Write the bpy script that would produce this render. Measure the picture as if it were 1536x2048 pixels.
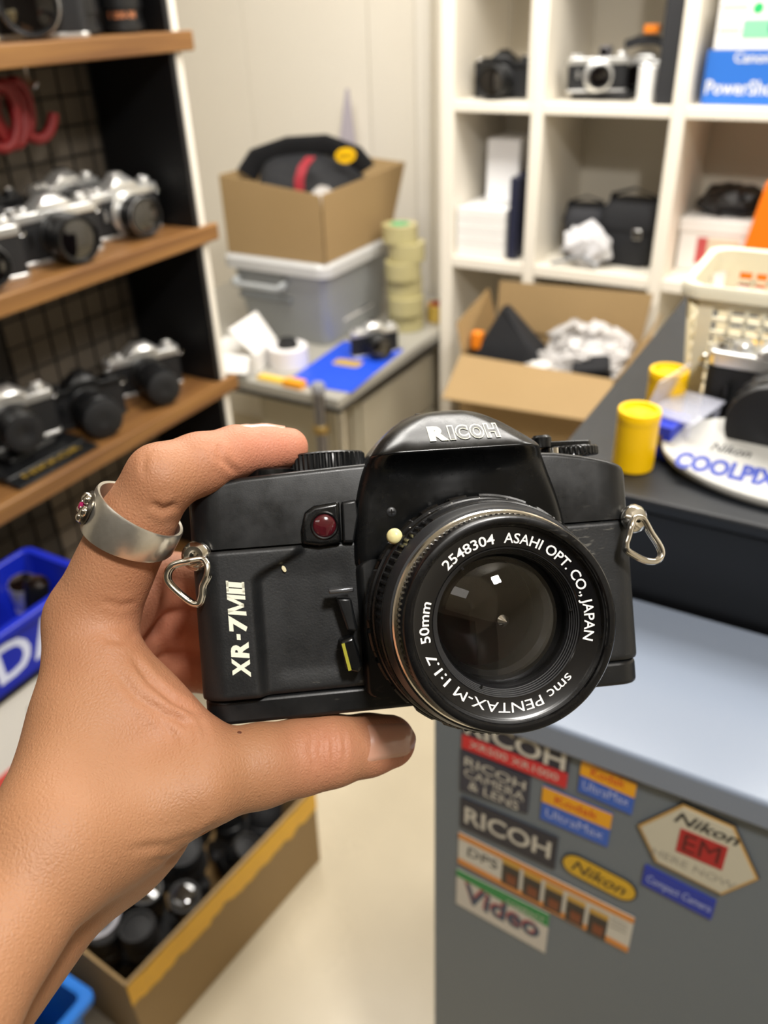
import bpy, bmesh, math, random
import numpy as np
from mathutils import Vector, Matrix, noise
from mathutils.bvhtree import BVHTree
for o in list(bpy.data.objects): bpy.data.objects.remove(o)
scene = bpy.context.scene
COL = scene.collection
rnd = random.Random(7)
R_ = math.radians

# ---------------------------------------------------------------- camera
FPX, CX, CY = 1683.0, 768.0, 1024.0            # focal length and centre in pixels of the 1536 x 2048 frame
_dn = np.array([100., 2736., FPX]); _dn /= np.linalg.norm(_dn)
_y = np.array([1132., -1074., FPX]); _y -= _dn * (_y @ _dn); _y /= np.linalg.norm(_y)
_z = -_dn; _x = np.cross(_y, _z)
RW = np.array([_x, _y, _z])                    # world = RW @ (right, down, forward)
CAM = np.array([0., 0., 1.5])
cam_data = bpy.data.cameras.new('camera'); cam = bpy.data.objects.new('camera', cam_data); COL.objects.link(cam)
cam_data.sensor_fit = 'VERTICAL'; cam_data.sensor_height = 36.0; cam_data.sensor_width = 27.0
cam_data.lens = 36.0 * FPX / 2048.0
cam_data.clip_start = 0.02; cam_data.clip_end = 30
mw = Matrix.Identity(4)
for r in range(3):
    mw[r][0] = RW[r][0]; mw[r][1] = -RW[r][1]; mw[r][2] = -RW[r][2]; mw[r][3] = CAM[r]
cam.matrix_world = mw
cam_data.dof.use_dof = True; cam_data.dof.focus_distance = 0.232
cam_data.dof.aperture_fstop = cam_data.lens / 2.4
cam_data.dof.aperture_blades = 0
scene.camera = cam

# ---------------------------------------------------------------- light
scene.view_settings.view_transform = 'Standard'; scene.view_settings.look = 'None'
scene.view_settings.gamma = 1.0; scene.view_settings.use_curve_mapping = False
scene.view_settings.exposure = 0.0
world = bpy.data.worlds.new('world'); scene.world = world; world.use_nodes = True
world.node_tree.nodes['Background'].inputs[0].default_value = (1.0, 0.97, 0.92, 1)
world.node_tree.nodes['Background'].inputs[1].default_value = 0.12
def area(name, loc, target, sx, sy, power, color):
    l = bpy.data.lights.new(name, 'AREA'); l.shape = 'RECTANGLE'; l.size = sx; l.size_y = sy
    l.energy = power; l.color = color
    o = bpy.data.objects.new(name, l); COL.objects.link(o); o.location = loc
    o.rotation_euler = (Vector(target) - Vector(loc)).to_track_quat('-Z', 'Y').to_euler()
    return o
area('ceiling_lamp_key', (0.44, -0.12, 2.42), (-0.1, 0.25, 1.3), 0.15, 0.15, 23, (1.0, 0.965, 0.92))
area('ceiling_lamp_room', (-0.8, 1.35, 2.44), (-0.8, 1.4, 0), 1.4, 0.5, 46, (1.0, 0.965, 0.91))
area('ceiling_lamp_side', (0.45, 1.7, 2.44), (0.3, 1.6, 0), 0.3, 0.9, 24, (1.0, 0.97, 0.92))
area('ceiling_lamp_rear', (-0.5, -0.75, 2.44), (-0.5, -0.75, 0), 1.2, 0.25, 2.5, (1.0, 0.965, 0.92))

# ---------------------------------------------------------------- helpers
def ray(px, py): return RW @ np.array([(px - CX) / FPX, (py - CY) / FPX, 1.0])
def atz(px, py, z): r = ray(px, py); return Vector(CAM + r * ((z - CAM[2]) / r[2]))
def atx(px, py, x): r = ray(px, py); return Vector(CAM + r * ((x - CAM[0]) / r[0]))
def aty(px, py, y): r = ray(px, py); return Vector(CAM + r * ((y - CAM[1]) / r[1]))

def lin(c):
    if isinstance(c, str):
        c = c.lstrip('#'); c = [int(c[i:i+2], 16) / 255 for i in (0, 2, 4)]
    return tuple(x / 12.92 if x <= 0.04045 else ((x + 0.055) / 1.055) ** 2.4 for x in c)

MATS = {}
def mat(name, col, rough=0.5, metal=0.0, spec=0.5, var=None, bump=None, coat=0.0, trans=0.0, ior=1.5, alpha=1.0, sss=0.0, rvar=0.0, sheen=0.0):
    """procedural principled material; var=(scale, amount, second colour), bump=(scale, strength, distance)"""
    if name in MATS: return MATS[name]
    m = bpy.data.materials.new(name); m.use_nodes = True; nt = m.node_tree; N = nt.nodes; L = nt.links
    b = N['Principled BSDF']; c = lin(col)
    b.inputs['Base Color'].default_value = (*c, 1); b.inputs['Roughness'].default_value = rough
    b.inputs['Metallic'].default_value = metal; b.inputs['Specular IOR Level'].default_value = spec
    b.inputs['Coat Weight'].default_value = coat; b.inputs['Transmission Weight'].default_value = trans
    b.inputs['IOR'].default_value = ior; b.inputs['Alpha'].default_value = alpha
    b.inputs['Sheen Weight'].default_value = sheen
    if sss:
        b.inputs['Subsurface Weight'].default_value = sss
    tc = N.new('ShaderNodeTexCoord')
    if var or rvar:
        sc, am, c2 = (var + (None,))[:3] if var else (20.0, 0.0, None)
        n = N.new('ShaderNodeTexNoise'); n.inputs['Scale'].default_value = sc; n.inputs['Detail'].default_value = 6
        L.new(tc.outputs['Object'], n.inputs['Vector'])
        if var:
            mx = N.new('ShaderNodeMix'); mx.data_type = 'RGBA'
            rp = N.new('ShaderNodeMapRange'); rp.inputs[1].default_value = 0.3; rp.inputs[2].default_value = 0.7
            rp.inputs[4].default_value = am
            L.new(n.outputs['Fac'], rp.inputs[0]); L.new(rp.outputs[0], mx.inputs[0])
            mx.inputs[6].default_value = (*c, 1)
            mx.inputs[7].default_value = (*(lin(c2) if c2 else tuple(v * 0.45 for v in c)), 1)
            L.new(mx.outputs[2], b.inputs['Base Color'])
        if rvar:
            rr = N.new('ShaderNodeMapRange'); rr.inputs[3].default_value = max(0, rough - rvar); rr.inputs[4].default_value = min(1, rough + rvar)
            rr.inputs[1].default_value = 0.3; rr.inputs[2].default_value = 0.7
            L.new(n.outputs['Fac'], rr.inputs[0]); L.new(rr.outputs[0], b.inputs['Roughness'])
    if bump:
        n2 = N.new('ShaderNodeTexNoise'); n2.inputs['Scale'].default_value = bump[0]; n2.inputs['Detail'].default_value = 4
        bp = N.new('ShaderNodeBump'); bp.inputs['Strength'].default_value = bump[1]; bp.inputs['Distance'].default_value = bump[2]
        L.new(tc.outputs['Object'], n2.inputs['Vector']); L.new(n2.outputs['Fac'], bp.inputs['Height']); L.new(bp.outputs[0], b.inputs['Normal'])
    MATS[name] = m
    return m

def wood(name, c1, c2):
    m = mat(name, c1, 0.45); nt = m.node_tree; N = nt.nodes; L = nt.links; b = N['Principled BSDF']
    tc = N.new('ShaderNodeTexCoord'); mp = N.new('ShaderNodeMapping'); mp.inputs['Scale'].default_value = (28, 1.2, 28)
    n = N.new('ShaderNodeTexNoise'); n.inputs['Scale'].default_value = 3; n.inputs['Detail'].default_value = 8
    cr = N.new('ShaderNodeValToRGB'); cr.color_ramp.elements[0].color = (*lin(c1), 1); cr.color_ramp.elements[1].color = (*lin(c2), 1)
    cr.color_ramp.elements[0].position = 0.35; cr.color_ramp.elements[1].position = 0.7
    L.new(tc.outputs['Object'], mp.inputs[0]); L.new(mp.outputs[0], n.inputs['Vector']); L.new(n.outputs['Fac'], cr.inputs[0]); L.new(cr.outputs[0], b.inputs['Base Color'])
    return m

class MB:
    """collects shapes into ONE mesh"""
    def __init__(s): s.v = []; s.f = []; s.m = []
    def add(s, vs, fs, mi=0, M=None):
        o = len(s.v)
        s.v += [tuple(M @ Vector(p)) if M else tuple(p) for p in vs]
        s.f += [tuple(i + o for i in q) for q in fs]; s.m += [mi] * len(fs)
        return s
    def box(s, x0, x1, y0, y1, z0, z1, mi=0, M=None):
        vs = [(x, y, z) for z in (z0, z1) for y in (y0, y1) for x in (x0, x1)]
        return s.add(vs, [(0,2,3,1),(4,5,7,6),(0,1,5,4),(2,6,7,3),(0,4,6,2),(1,3,7,5)], mi, M)
    def loft(s, rings, cap=True, mi=0, M=None, closed=True):
        n = len(rings[0]); vs = [p for r in rings for p in r]; fs = []
        for i in range(len(rings) - 1):
            for j in range(n if closed else n - 1):
                k = (j + 1) % n
                fs.append((i*n+j, i*n+k, (i+1)*n+k, (i+1)*n+j))
        if cap and closed: fs += [tuple(range(n-1, -1, -1)), tuple((len(rings)-1)*n + j for j in range(n))]
        return s.add(vs, fs, mi, M)
    def lathe(s, prof, n=32, M=None, mi=0, cap=True):
        """profile of (radius, height) turned about z"""
        rings = [[(r*math.cos(2*math.pi*j/n), r*math.sin(2*math.pi*j/n), h) for j in range(n)] for r, h in prof]
        return s.loft(rings, cap, mi, M)
    def tube(s, pts, r, n=10, closed=False, mi=0, M=None, flat=1.0):
        P = [Vector(p) for p in pts]; rings = []; up = None
        for i, p in enumerate(P):
            a = P[(i-1) % len(P)] if (closed or i > 0) else p
            b = P[(i+1) % len(P)] if (closed or i < len(P)-1) else p
            t = (b - a).normalized()
            if up is None: up = t.orthogonal().normalized()
            up = (up - t * up.dot(t)).normalized(); sd = t.cross(up)
            rr = r[i] if isinstance(r, (list, tuple)) else r
            rings.append([tuple(p + up*rr*math.cos(2*math.pi*j/n) + sd*rr*flat*math.sin(2*math.pi*j/n)) for j in range(n)])
        if closed: rings.append(rings[0]); return s.loft(rings, False, mi, M)
        return s.loft(rings, True, mi, M)
    def prism(s, poly, a, b, M=None, mi=0):
        """polygon in xy extruded from z=a to z=b"""
        return s.loft([[(x, y, a) for x, y in poly], [(x, y, b) for x, y in poly]], True, mi, M)
    def board(s, c, t, mi=0):
        """four corner points and a thickness"""
        c = [Vector(p) for p in c]; n = (c[1]-c[0]).cross(c[3]-c[0]).normalized() * t
        return s.loft([[tuple(p) for p in c], [tuple(p + n) for p in c]], True, mi)
    def build(s, name, material, parent=None, smooth=True, bevel=0.0, seg=2, sub=0, angle=38):
        me = bpy.data.meshes.new(name); me.from_pydata(s.v, [], s.f)
        bm = bmesh.new(); bm.from_mesh(me); bmesh.ops.recalc_face_normals(bm, faces=bm.faces); bm.to_mesh(me); bm.free()
        ms = material if isinstance(material, (list, tuple)) else [material]
        for m in ms: me.materials.append(m)
        if len(ms) > 1: me.polygons.foreach_set('material_index', s.m)
        if smooth:
            me.shade_smooth(); me.set_sharp_from_angle(angle=R_(angle))
        o = bpy.data.objects.new(name, me); COL.objects.link(o)
        if parent: o.parent = parent
        if bevel:
            b = o.modifiers.new('bevel', 'BEVEL'); b.width = bevel; b.segments = seg; b.limit_method = 'ANGLE'; b.angle_limit = R_(40)
            b.harden_normals = False
        if sub:
            q = o.modifiers.new('sub', 'SUBSURF'); q.levels = sub; q.render_levels = sub
        return o

def rrect(x0, x1, y0, y1, r, n=6):
    """rounded rectangle outline, counter-clockwise"""
    out = []
    for cx_, cy_, a0 in ((x1-r, y1-r, 0), (x0+r, y1-r, 90), (x0+r, y0+r, 180), (x1-r, y0+r, 270)):
        for k in range(n+1):
            a = R_(a0 + 90*k/n); out.append((cx_ + r*math.cos(a), cy_ + r*math.sin(a)))
    return out
def tag(o, label, cat, group=None):
    o['label'] = label; o['category'] = cat
    if group: o['group'] = group
    return o
def thing(name, label, cat, loc=(0,0,0), rot=(0,0,0), group=None):
    o = bpy.data.objects.new(name, None); COL.objects.link(o); o.empty_display_size = 0.02
    o.location = loc; o.rotation_euler = rot
    return tag(o, label, cat, group)
def struct(o): o['kind'] = 'structure'; return o
def dup(root, loc=None, rot=None, label=None, parent=None):
    c = root.copy(); COL.objects.link(c)
    if loc is not None: c.location = loc
    if rot is not None: c.rotation_euler = rot
    if label: c['label'] = label
    c.parent = parent
    for ch in root.children: dup(ch, parent=c)
    return c
def frame(o, x, y, z=None):
    """matrix with origin o, axes x and y (orthonormalised)"""
    x = Vector(x).normalized(); y = Vector(y); y = (y - x*y.dot(x)).normalized(); z = x.cross(y)
    m = Matrix.Identity(4)
    for r in range(3): m[r][0] = x[r]; m[r][1] = y[r]; m[r][2] = z[r]; m[r][3] = o[r]
    return m
_tc = {}
def text_geo(s, size=1.0, off=0.0, shear=0.0, space=1.0, ext=0.0, res=3):
    """vertices and faces of a line of lettering, centred in x, baseline at y=0"""
    if 'M' in s: off = 0.0
    k = (s, off, shear, space, ext, res)
    if k not in _tc:
        cu = bpy.data.curves.new('lettering', 'FONT'); cu.body = s; cu.size = 1.0; cu.offset = off; cu.shear = shear
        cu.space_character = space; cu.align_x = 'CENTER'; cu.extrude = ext; cu.resolution_u = res; cu.fill_mode = 'FRONT' if ext == 0 else 'BOTH'
        ob = bpy.data.objects.new('lettering', cu); COL.objects.link(ob)
        dg = bpy.context.evaluated_depsgraph_get(); dg.update()
        me = ob.evaluated_get(dg).to_mesh()
        _tc[k] = ([tuple(v.co) for v in me.vertices], [tuple(p.vertices) for p in me.polygons])
        bpy.data.objects.remove(ob); bpy.data.curves.remove(cu)
    v, f = _tc[k]
    return [(a*size, b*size, c*size) for a, b, c in v], f
def text(name, s, M, material, parent, size, width=None, **kw):
    v, f = text_geo(s, size, **kw)
    if width:
        w = max(p[0] for p in v) - min(p[0] for p in v); q = width / w; c0 = (max(p[0] for p in v) + min(p[0] for p in v)) / 2
        v = [((a-c0)*q, b, c) for a, b, c in v]
    return MB().add(v, f, 0, M).build(name, material, parent, smooth=False)
def blob(name, material, parent, size, seed=0, amp=0.18, freq=2.0, sub=3, flat=0.0, power=1.0, M=None, ridged=False):
    """crumpled or soft lump, its underside flattened at z=0"""
    bm = bmesh.new(); bmesh.ops.create_icosphere(bm, subdivisions=sub, radius=1.0)
    for v in bm.verts:
        p = v.co.copy(); q = Vector([math.copysign(abs(c)**power, c) for c in p])
        nn = noise.turbulence(p*freq + Vector((seed*7.3, seed*3.1, seed)), 4, ridged) if ridged else noise.noise(p*freq + Vector((seed*7.3, seed*3.1, seed)))
        q *= 1 + amp * nn
        if ridged: q = p + amp*(.75*noise.noise_vector(p*freq + Vector((seed, 0, 0))) + .55*noise.noise_vector(p*freq*2.7 + Vector((0, seed, 0))))
        v.co = Vector((q.x*size[0]/2, q.y*size[1]/2, max(-1+flat, q.z)*size[2]/2 + size[2]/2*(1-flat)))
    if M: bmesh.ops.transform(bm, matrix=M, verts=bm.verts)
    me = bpy.data.meshes.new(name); bm.to_mesh(me); bm.free(); me.materials.append(material)
    if not ridged: me.shade_smooth()
    o = bpy.data.objects.new(name, me); COL.objects.link(o)
    if parent: o.parent = parent
    return o
T = Matrix.Translation
def RX(a): return Matrix.Rotation(R_(a), 4, 'X')
def RY(a): return Matrix.Rotation(R_(a), 4, 'Y')
def RZ(a): return Matrix.Rotation(R_(a), 4, 'Z')

# ---------------------------------------------------------------- materials
cream = mat('cream_wall', '#efe9dc', 0.6, var=(1.5, 0.25, '#e8decb'))
white_p = mat('white_paint', '#f0ebe0', 0.5, var=(3, 0.15, '#ddd5c4'))
shelf_w = mat('white_laminate', '#efe8da', 0.4, var=(4, 0.15, '#e0d8c6'))
black_p = mat('black_panel', '#0b0c0f', 0.5)
shelfwood = wood('oak_shelf', '#6f4a28', '#936938')
card = mat('cardboard', '#a0855c', 0.8, var=(6, 0.25, '#92774c'))
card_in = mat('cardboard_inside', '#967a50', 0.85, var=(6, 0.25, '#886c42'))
chrome = mat('chrome', '#dcdcda', 0.16, 1.0, rvar=0.06)
silver = mat('satin_silver', '#e4e4e2', 0.28, 0.75, var=(30, 0.2, '#cfcfcd'))
blk = mat('black_satin', '#111214', 0.38, var=(60, 0.3, '#0a0a0b'))
blkmat = mat('black_matte', '#131417', 0.65, bump=(500, 0.3, 0.0004))
glass_d = mat('dark_lens_glass', '#0a0708', 0.05, coat=1.0, spec=0.8)
white_ink = mat('white_ink', '#e9e7df', 0.5)
gold_ink = mat('gold_ink', '#c9a443', 0.4, 0.5)
paper_w = mat('white_card', '#eceae6', 0.6)
# ================================================================ the room
fl = mat('floor_vinyl', '#d6cab0', 0.32, var=(3.0, 0.6, '#bbae93'), rvar=0.12)
floor = struct(MB().box(-2.9, 1.7, -1.7, 2.62, -0.06, 0).build('floor', fl, smooth=False))
struct(MB().box(-2.9, 1.7, -1.7, 2.62, 2.5, 2.56).build('ceiling', white_p, smooth=False))
wb = struct(MB().box(-2.9, 1.7, 2.535, 2.62, 0, 2.5).build('wall_back', cream, smooth=False))
for x0 in (-2.9, -2.43, -1.96, -1.49, -1.02, -0.55, -0.08, 0.39, 0.86, 1.33):
    MB().box(x0 + 0.0015, min(x0 + 0.4685, 1.7), 2.52, 2.535, 0, 2.5).build('panel', cream, wb, smooth=False, bevel=0.002)
struct(MB().box(-2.98, -2.9, -1.7, 2.62, 0, 2.5).build('wall_left', cream, smooth=False))
struct(MB().box(1.7, 1.78, -1.7, 2.62, 0, 2.5).build('wall_right', white_p, smooth=False))
struct(MB().box(-2.9, 1.7, -1.78, -1.7, 0, 2.5).build('wall_front', mat('front_wall_paint', '#4f4a43', 0.6, var=(2, .3, '#3d3932')), smooth=False))
struct(MB().box(-1.305, -1.255, 2.475, 2.52, 0, 2.5).build('trim_1', white_p, bevel=0.004))
struct(MB().box(-1.255, -1.1, 2.505, 2.52, 0, 2.5).build('trim_2', cream, bevel=0.002))

# ================================================================ dark display shelf on the left
SX = -1.085                                     # front of the boards
ds = thing('display_shelf', 'black display shelf with oak boards holding rows of old cameras', 'shelf', (-1.19, 0.7, 0))
def dsp(name, m, mats, **k):
    m.v = [(x+1.19, y-0.7, z) for x, y, z in m.v]; return m.build(name, mats, ds, **k)
dsp('side_panel', MB().box(-1.295, -1.1, 1.21, 1.222, 0, 2.2), black_p, smooth=False)
dsp('edge_strip', MB().box(-1.295, -1.098, 1.2225, 1.238, 0, 2.2), white_p, bevel=0.002)
dsp('side_panel', MB().box(-1.295, -1.1, 0.06, 0.075, 0, 2.2), black_p, smooth=False)
dsp('back_panel', MB().box(-1.31, -1.30, 0.06, 1.22, 0, 2.2), mat('dark_back', '#2a2621', 0.7), smooth=False)
SHZ = (1.459, 1.145, 0.842, 0.40)
for z in SHZ + (1.80,):
    m = MB().prism([(-1.298, 0.078), (SX, 0.078), (SX, 1.258), (-1.099, 1.258), (-1.099, 1.208), (-1.298, 1.208)], z-0.03, z)
    dsp('shelf_board', m, shelfwood, bevel=0.0025)
g = MB()
for i in range(0, 24):
    y = 0.1 + i*0.047; g.tube([(-1.2955, y, 0.05), (-1.2955, y, 2.15)], 0.0018, 6)
for i in range(0, 44):
    z = 0.07 + i*0.048; g.tube([(-1.2935, 0.08, z), (-1.2935, 1.205, z)], 0.0018, 6)
o = dsp('wire_grid', g, mat('grid_wire', '#241f19', 0.5, 0.3)); o['kind'] = 'stuff'
dsp('grid_backing', MB().box(-1.2995, -1.2975, 0.9, 1.205, 0.05, 2.15), mat('taupe_backing', '#5d5448', 0.8, var=(9, .3, '#4a4238')), smooth=False)

# ---- generic film camera
def make_lens(parent, r, L, y0, z, m_barrel, m_ring, cap=False, ringfront=True):
    """lens along -y from y0"""
    M = T((0, y0, z)) @ RX(90)
    MB().lathe([(r*0.86, 0), (r*0.9, L*0.04), (r*0.9, L*0.2), (r*0.8, L*0.22), (r*0.8, L*0.28)], 28, M).build('mount_ring', m_ring, parent)
    b = MB(); n = 44; rings = []
    for h, rr, kn in ((0.26, .95, 0), (0.30, 1.0, 0), (0.31, 1.0, 1), (0.52, 1.0, 1), (0.53, .97, 0), (0.6, .94, 0), (0.62, 1.0, 1), (0.82, 1.0, 1), (0.84, .95, 0), (0.97, .95, 0), (1.0, .92, 0), (0.99, .84, 0), (0.9, .8, 0)):
        rings.append([(r*rr*(1 - (0.03 if kn and (j % 2) else 0))*math.cos(2*math.pi*j/n), r*rr*(1 - (0.03 if kn and (j % 2) else 0))*math.sin(2*math.pi*j/n), h*L) for j in range(n)])
    b.loft(rings, True, 0, M).build('lens_barrel', m_barrel, parent)
    if ringfront:
        MB().lathe([(r*.955, L*.87), (r*.975, L*.89), (r*.975, L*.93), (r*.955, L*.95)], 28, M, cap=False).build('front_ring', m_ring, parent)
    if cap:
        MB().lathe([(r*.9, L*.97), (r*.95, L*.985), (r*.95, L*1.05), (r*.88, L*1.07), (r*.3, L*1.07), (r*.28, L*1.06), (0.0001, L*1.06)], 28, M).build('lens_cap', blkmat, parent)
    else:
        MB().lathe([(r*.78, L*.9), (r*.66, L*.91), (r*.5, L*.935), (r*.25, L*.955), (0.0001, L*.96)], 28, M).build('lens_glass', glass_d, parent)
def make_slr(name, label, group, loc, rz, top='silver', lens_r=0.031, lens_l=0.042, ring='silver', cap=False, prism=True, tilt=0, scale=1.0):
    mt = silver if top == 'silver' else blk; mr = silver if ring == 'silver' else blk
    t = thing(name, label, 'camera', loc, (R_(tilt), 0, R_(rz)), group); t.scale = (scale,)*3
    fp = rrect(-0.069, 0.069, -0.015, 0.017, 0.011)
    MB().prism([(x*.985, y*.97) for x, y in fp], 0.0062, 0.0575).build('body', blkmat, t)
    MB().prism(fp, 0.0, 0.006).build('base_plate', mt, t, bevel=0.0012)
    MB().prism(fp, 0.0577, 0.0715).build('top_plate', mt, t, bevel=0.0022, seg=3)
    if prism:
        s = []
        for z, hw, yf, yb in ((.0715, .031, -.0165, .016), (.076, .030, -.017, .016), (.080, .025, -.016, .015), (.090, .013, -.010, .010), (.0925, .010, -.006, .007)):
            s.append([(-hw, yb, z), (-hw, yf+.005, z), (-hw+.005, yf, z), (hw-.005, yf, z), (hw, yf+.005, z), (hw, yb, z)])
        MB().loft(s).build('prism_housing', mt, t, bevel=0.0012)
        MB().box(-.009, .009, -.004, .012, .0925, .0945).build('accessory_shoe', mr, t, bevel=0.0005)
    def knob(x, y, r, h, m, nm):
        n = 24; rr = lambda j: r*(1 - (0.05 if j % 2 else 0))
        MB().loft([[(x+rr(j)*math.cos(2*math.pi*j/n), y+rr(j)*math.sin(2*math.pi*j/n), z) for j in range(n)] for z in (.0715, .0715+h*.8)] + [[(x+r*.85*math.cos(2*math.pi*j/n), y+r*.85*math.sin(2*math.pi*j/n), .0715+h) for j in range(n)]]).build(nm, m, t)
    knob(-.043, 0, .009, .007, mt, 'shutter_dial'); knob(.050, 0, .0105, .009, mt, 'rewind_knob'); knob(-.058, -.004, .0045, .005, chrome, 'shutter_button')
    MB().box(.043, .057, -.0018, .0018, .081, .0835).build('rewind_crank', chrome, t, bevel=0.0006)
    MB().prism(rrect(-.067, -.040, .004, .010, .003), .0745, .0775).build('advance_lever', chrome, t, bevel=0.0006)
    MB().lathe([(.034, 0), (.034, .004), (.031, .006)], 28, T((0, -.0155, .034)) @ RX(90)).build('lens_mount', mr, t)
    for s_ in (-1, 1):
        MB().tube([(s_*.0705 + .005*math.cos(a)*s_, -.004 + .0, .058 + .005*math.sin(a)) for a in [k*math.pi/5 for k in range(10)]], .0009, 6, True).build('strap_lug', chrome, t)
    MB().tube([(-.046, -.0185, .046), (-.046, -.0185, .03)], .0028, 8).build('timer_lever', mr, t)
    MB().box(.030, .064, -.0158, -.0155, .060, .067).build('name_badge', mt if top == 'silver' else blk, t)
    make_lens(t, lens_r, lens_l, -.0205, max(.034, lens_r + .0008), blk, mr, cap)
    return t
GS = 'film cameras on the oak display shelf'
# facing +x: local front (-y) -> +x is a turn of +90 degrees
Z1, Z2, Z3, Z4 = [z + .0007 for z in SHZ]
make_slr('film_camera', 'silver film camera at the far end of the middle shelf', GS, (-1.185, 1.122, Z2), 82, scale=1.1)
make_slr('film_camera', 'silver film camera with wide black lens in the middle of the middle shelf', GS, (-1.17, 0.955, Z2), 78, scale=1.12, lens_r=.034, lens_l=.047, ring='black')
make_slr('film_camera', 'silver film camera with chrome lens ring at the cut end of the middle shelf', GS, (-1.16, 0.79, Z2), 74, scale=1.1, lens_r=.029, lens_l=.038)
make_slr('film_camera', 'silver film camera standing behind the two middle ones', GS, (-1.255, 1.065, Z2 + .022), 86, lens_r=.03, lens_l=.03, ring='black')
make_slr('film_camera', 'black film camera standing behind the row on the middle shelf', GS, (-1.255, 0.90, Z2 + .022), 86, top='black', lens_r=.032, lens_l=.03, ring='black')
tag(MB().box(-1.289, -1.235, .82, 1.15, Z2 + .0005, Z2 + .022).build('display_riser', blkmat, bevel=.001), 'low black riser under the rear cameras of the middle shelf', 'riser')
make_slr('film_camera', 'silver film camera with long black zoom at the far end of the lower shelf', GS, (-1.20, 1.115, Z3), 64, scale=1.08, lens_r=.031, lens_l=.075, ring='black', cap=True)
make_slr('film_camera', 'all-black film camera with capped black lens on the lower shelf', GS, (-1.195, 0.955, Z3), 66, scale=1.05, top='black', lens_r=.035, lens_l=.068, ring='black', cap=True)
make_slr('film_camera', 'silver film camera with short black lens on a dark stand on the lower shelf', GS, (-1.20, 0.80, Z3 + .0235), 72, scale=1.15, lens_r=.029, lens_l=.034, ring='black', cap=True)
st = thing('camera_stand', 'black stand with gold lettering under a silver camera', 'stand', (-1.175, 0.80, Z3))
MB().prism(rrect(-.085, .05, -.085, .085, .008), 0.0005, .012).build('base', blk, st, bevel=.002)
MB().board([(.05, -.085, .003), (.078, -.085, .001), (.078, .085, .001), (.05, .085, .003)], .0035).build('front_plate', blk, st, bevel=.001)
MB().prism(rrect(-.06, .02, -.05, .05, .008), .012, .023).build('plinth', blk, st, bevel=.002)
text('lettering', 'NIKKOR', frame((.064, .0, .0078), (0, 1, 0), (-1, 0, 0)), gold_ink, st, .02, width=.12, off=.01)
make_slr('film_camera', 'silver film camera with large chrome-ringed lens on the upper shelf', GS, (-1.165, 1.005, Z1), 44, scale=1.05, lens_r=.041, lens_l=.05)
make_slr('film_camera', 'silver film camera at the cut end of the upper shelf', GS, (-1.19, 0.80, Z1), 80, lens_r=.03, lens_l=.035, ring='black')
def upright_lens(label, loc, r, h, inscr=None):
    t = thing('camera_lens', label, 'lens', loc, (0, 0, 0), 'loose lenses on the upper shelf')
    b = MB(); n = 48; rings = []
    for hh, rr, kn in ((0, .8, 0), (.04, .84, 0), (.05, .97, 0), (.2, .97, 1), (.21, .9, 0), (.45, .9, 0), (.46, 1, 1), (.8, 1, 1), (.81, .95, 0), (.97, .95, 0), (1, .9, 0)):
        rings.append([(r*rr*(1-(.03 if kn and j % 2 else 0))*math.cos(2*math.pi*j/n), r*rr*(1-(.03 if kn and j % 2 else 0))*math.sin(2*math.pi*j/n), h*hh) for j in range(n)])
    b.loft(rings).build('barrel', blk, t)
    MB().lathe([(r*.96, h*.985), (r*.97, h*.99), (r*.97, h*1.06), (r*.9, h*1.08), (.0001, h*1.08)], 32).build('lens_cap', silver if inscr else blkmat, t)
    if inscr:
        v, f = text_geo(inscr, .013, off=.01); q = []
        for a, b_, c in v:
            an = R_(-42) + a/(r*.905); q.append((r*.905*math.cos(an), r*.905*math.sin(an), h*.28 + b_))
        MB().add(q, f).build('lettering', mat('copper_ink', '#d98a5a', .4), t, smooth=False)
    return t
upright_lens('black lens standing upright with copper engraved figures', (-1.152, 1.165, Z1), .036, .075, '1 200-50')
upright_lens('plain black capped lens standing upright beside the engraved one', (-1.172, 1.098, Z1), .031, .062)
tag(MB().lathe([(.012, 0), (.014, .004), (.014, .03), (.010, .034)], 20, T((-1.115, .872, Z1))).build('film_can', mat('cream_plastic', '#e8d3a0', .4)), 'small cream film can at the cut end of the upper shelf', 'canister')
# red coiled cord on a hook
hk = thing('hook', 'small metal hook under the upper oak board', 'hook', (-1.19, .985, Z1 - .03))
MB().tube([(0, 0, 0), (0, 0, -.02), (.004, 0, -.03), (.013, 0, -.034), (.02, 0, -.027)], .0028, 8).build('hook_wire', chrome, hk)
MB().lathe([(.009, -.004), (.009, 0)], 16).build('hook_plate', chrome, hk)
pts = []
for i in range(150):
    a = i/150*2*math.pi*4.0; pts.append((-1.20 + .02*math.sin(a*.25), .965 - .08 + .12*i/150 + .026*math.cos(a), Z1 - .098 + .042*math.sin(a)))
tag(MB().tube(pts, .0085, 10).build('coiled_strap', mat('red_cord', '#760a0e', .55)), 'red coiled strap hanging from a hook under the upper board', 'strap')

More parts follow.
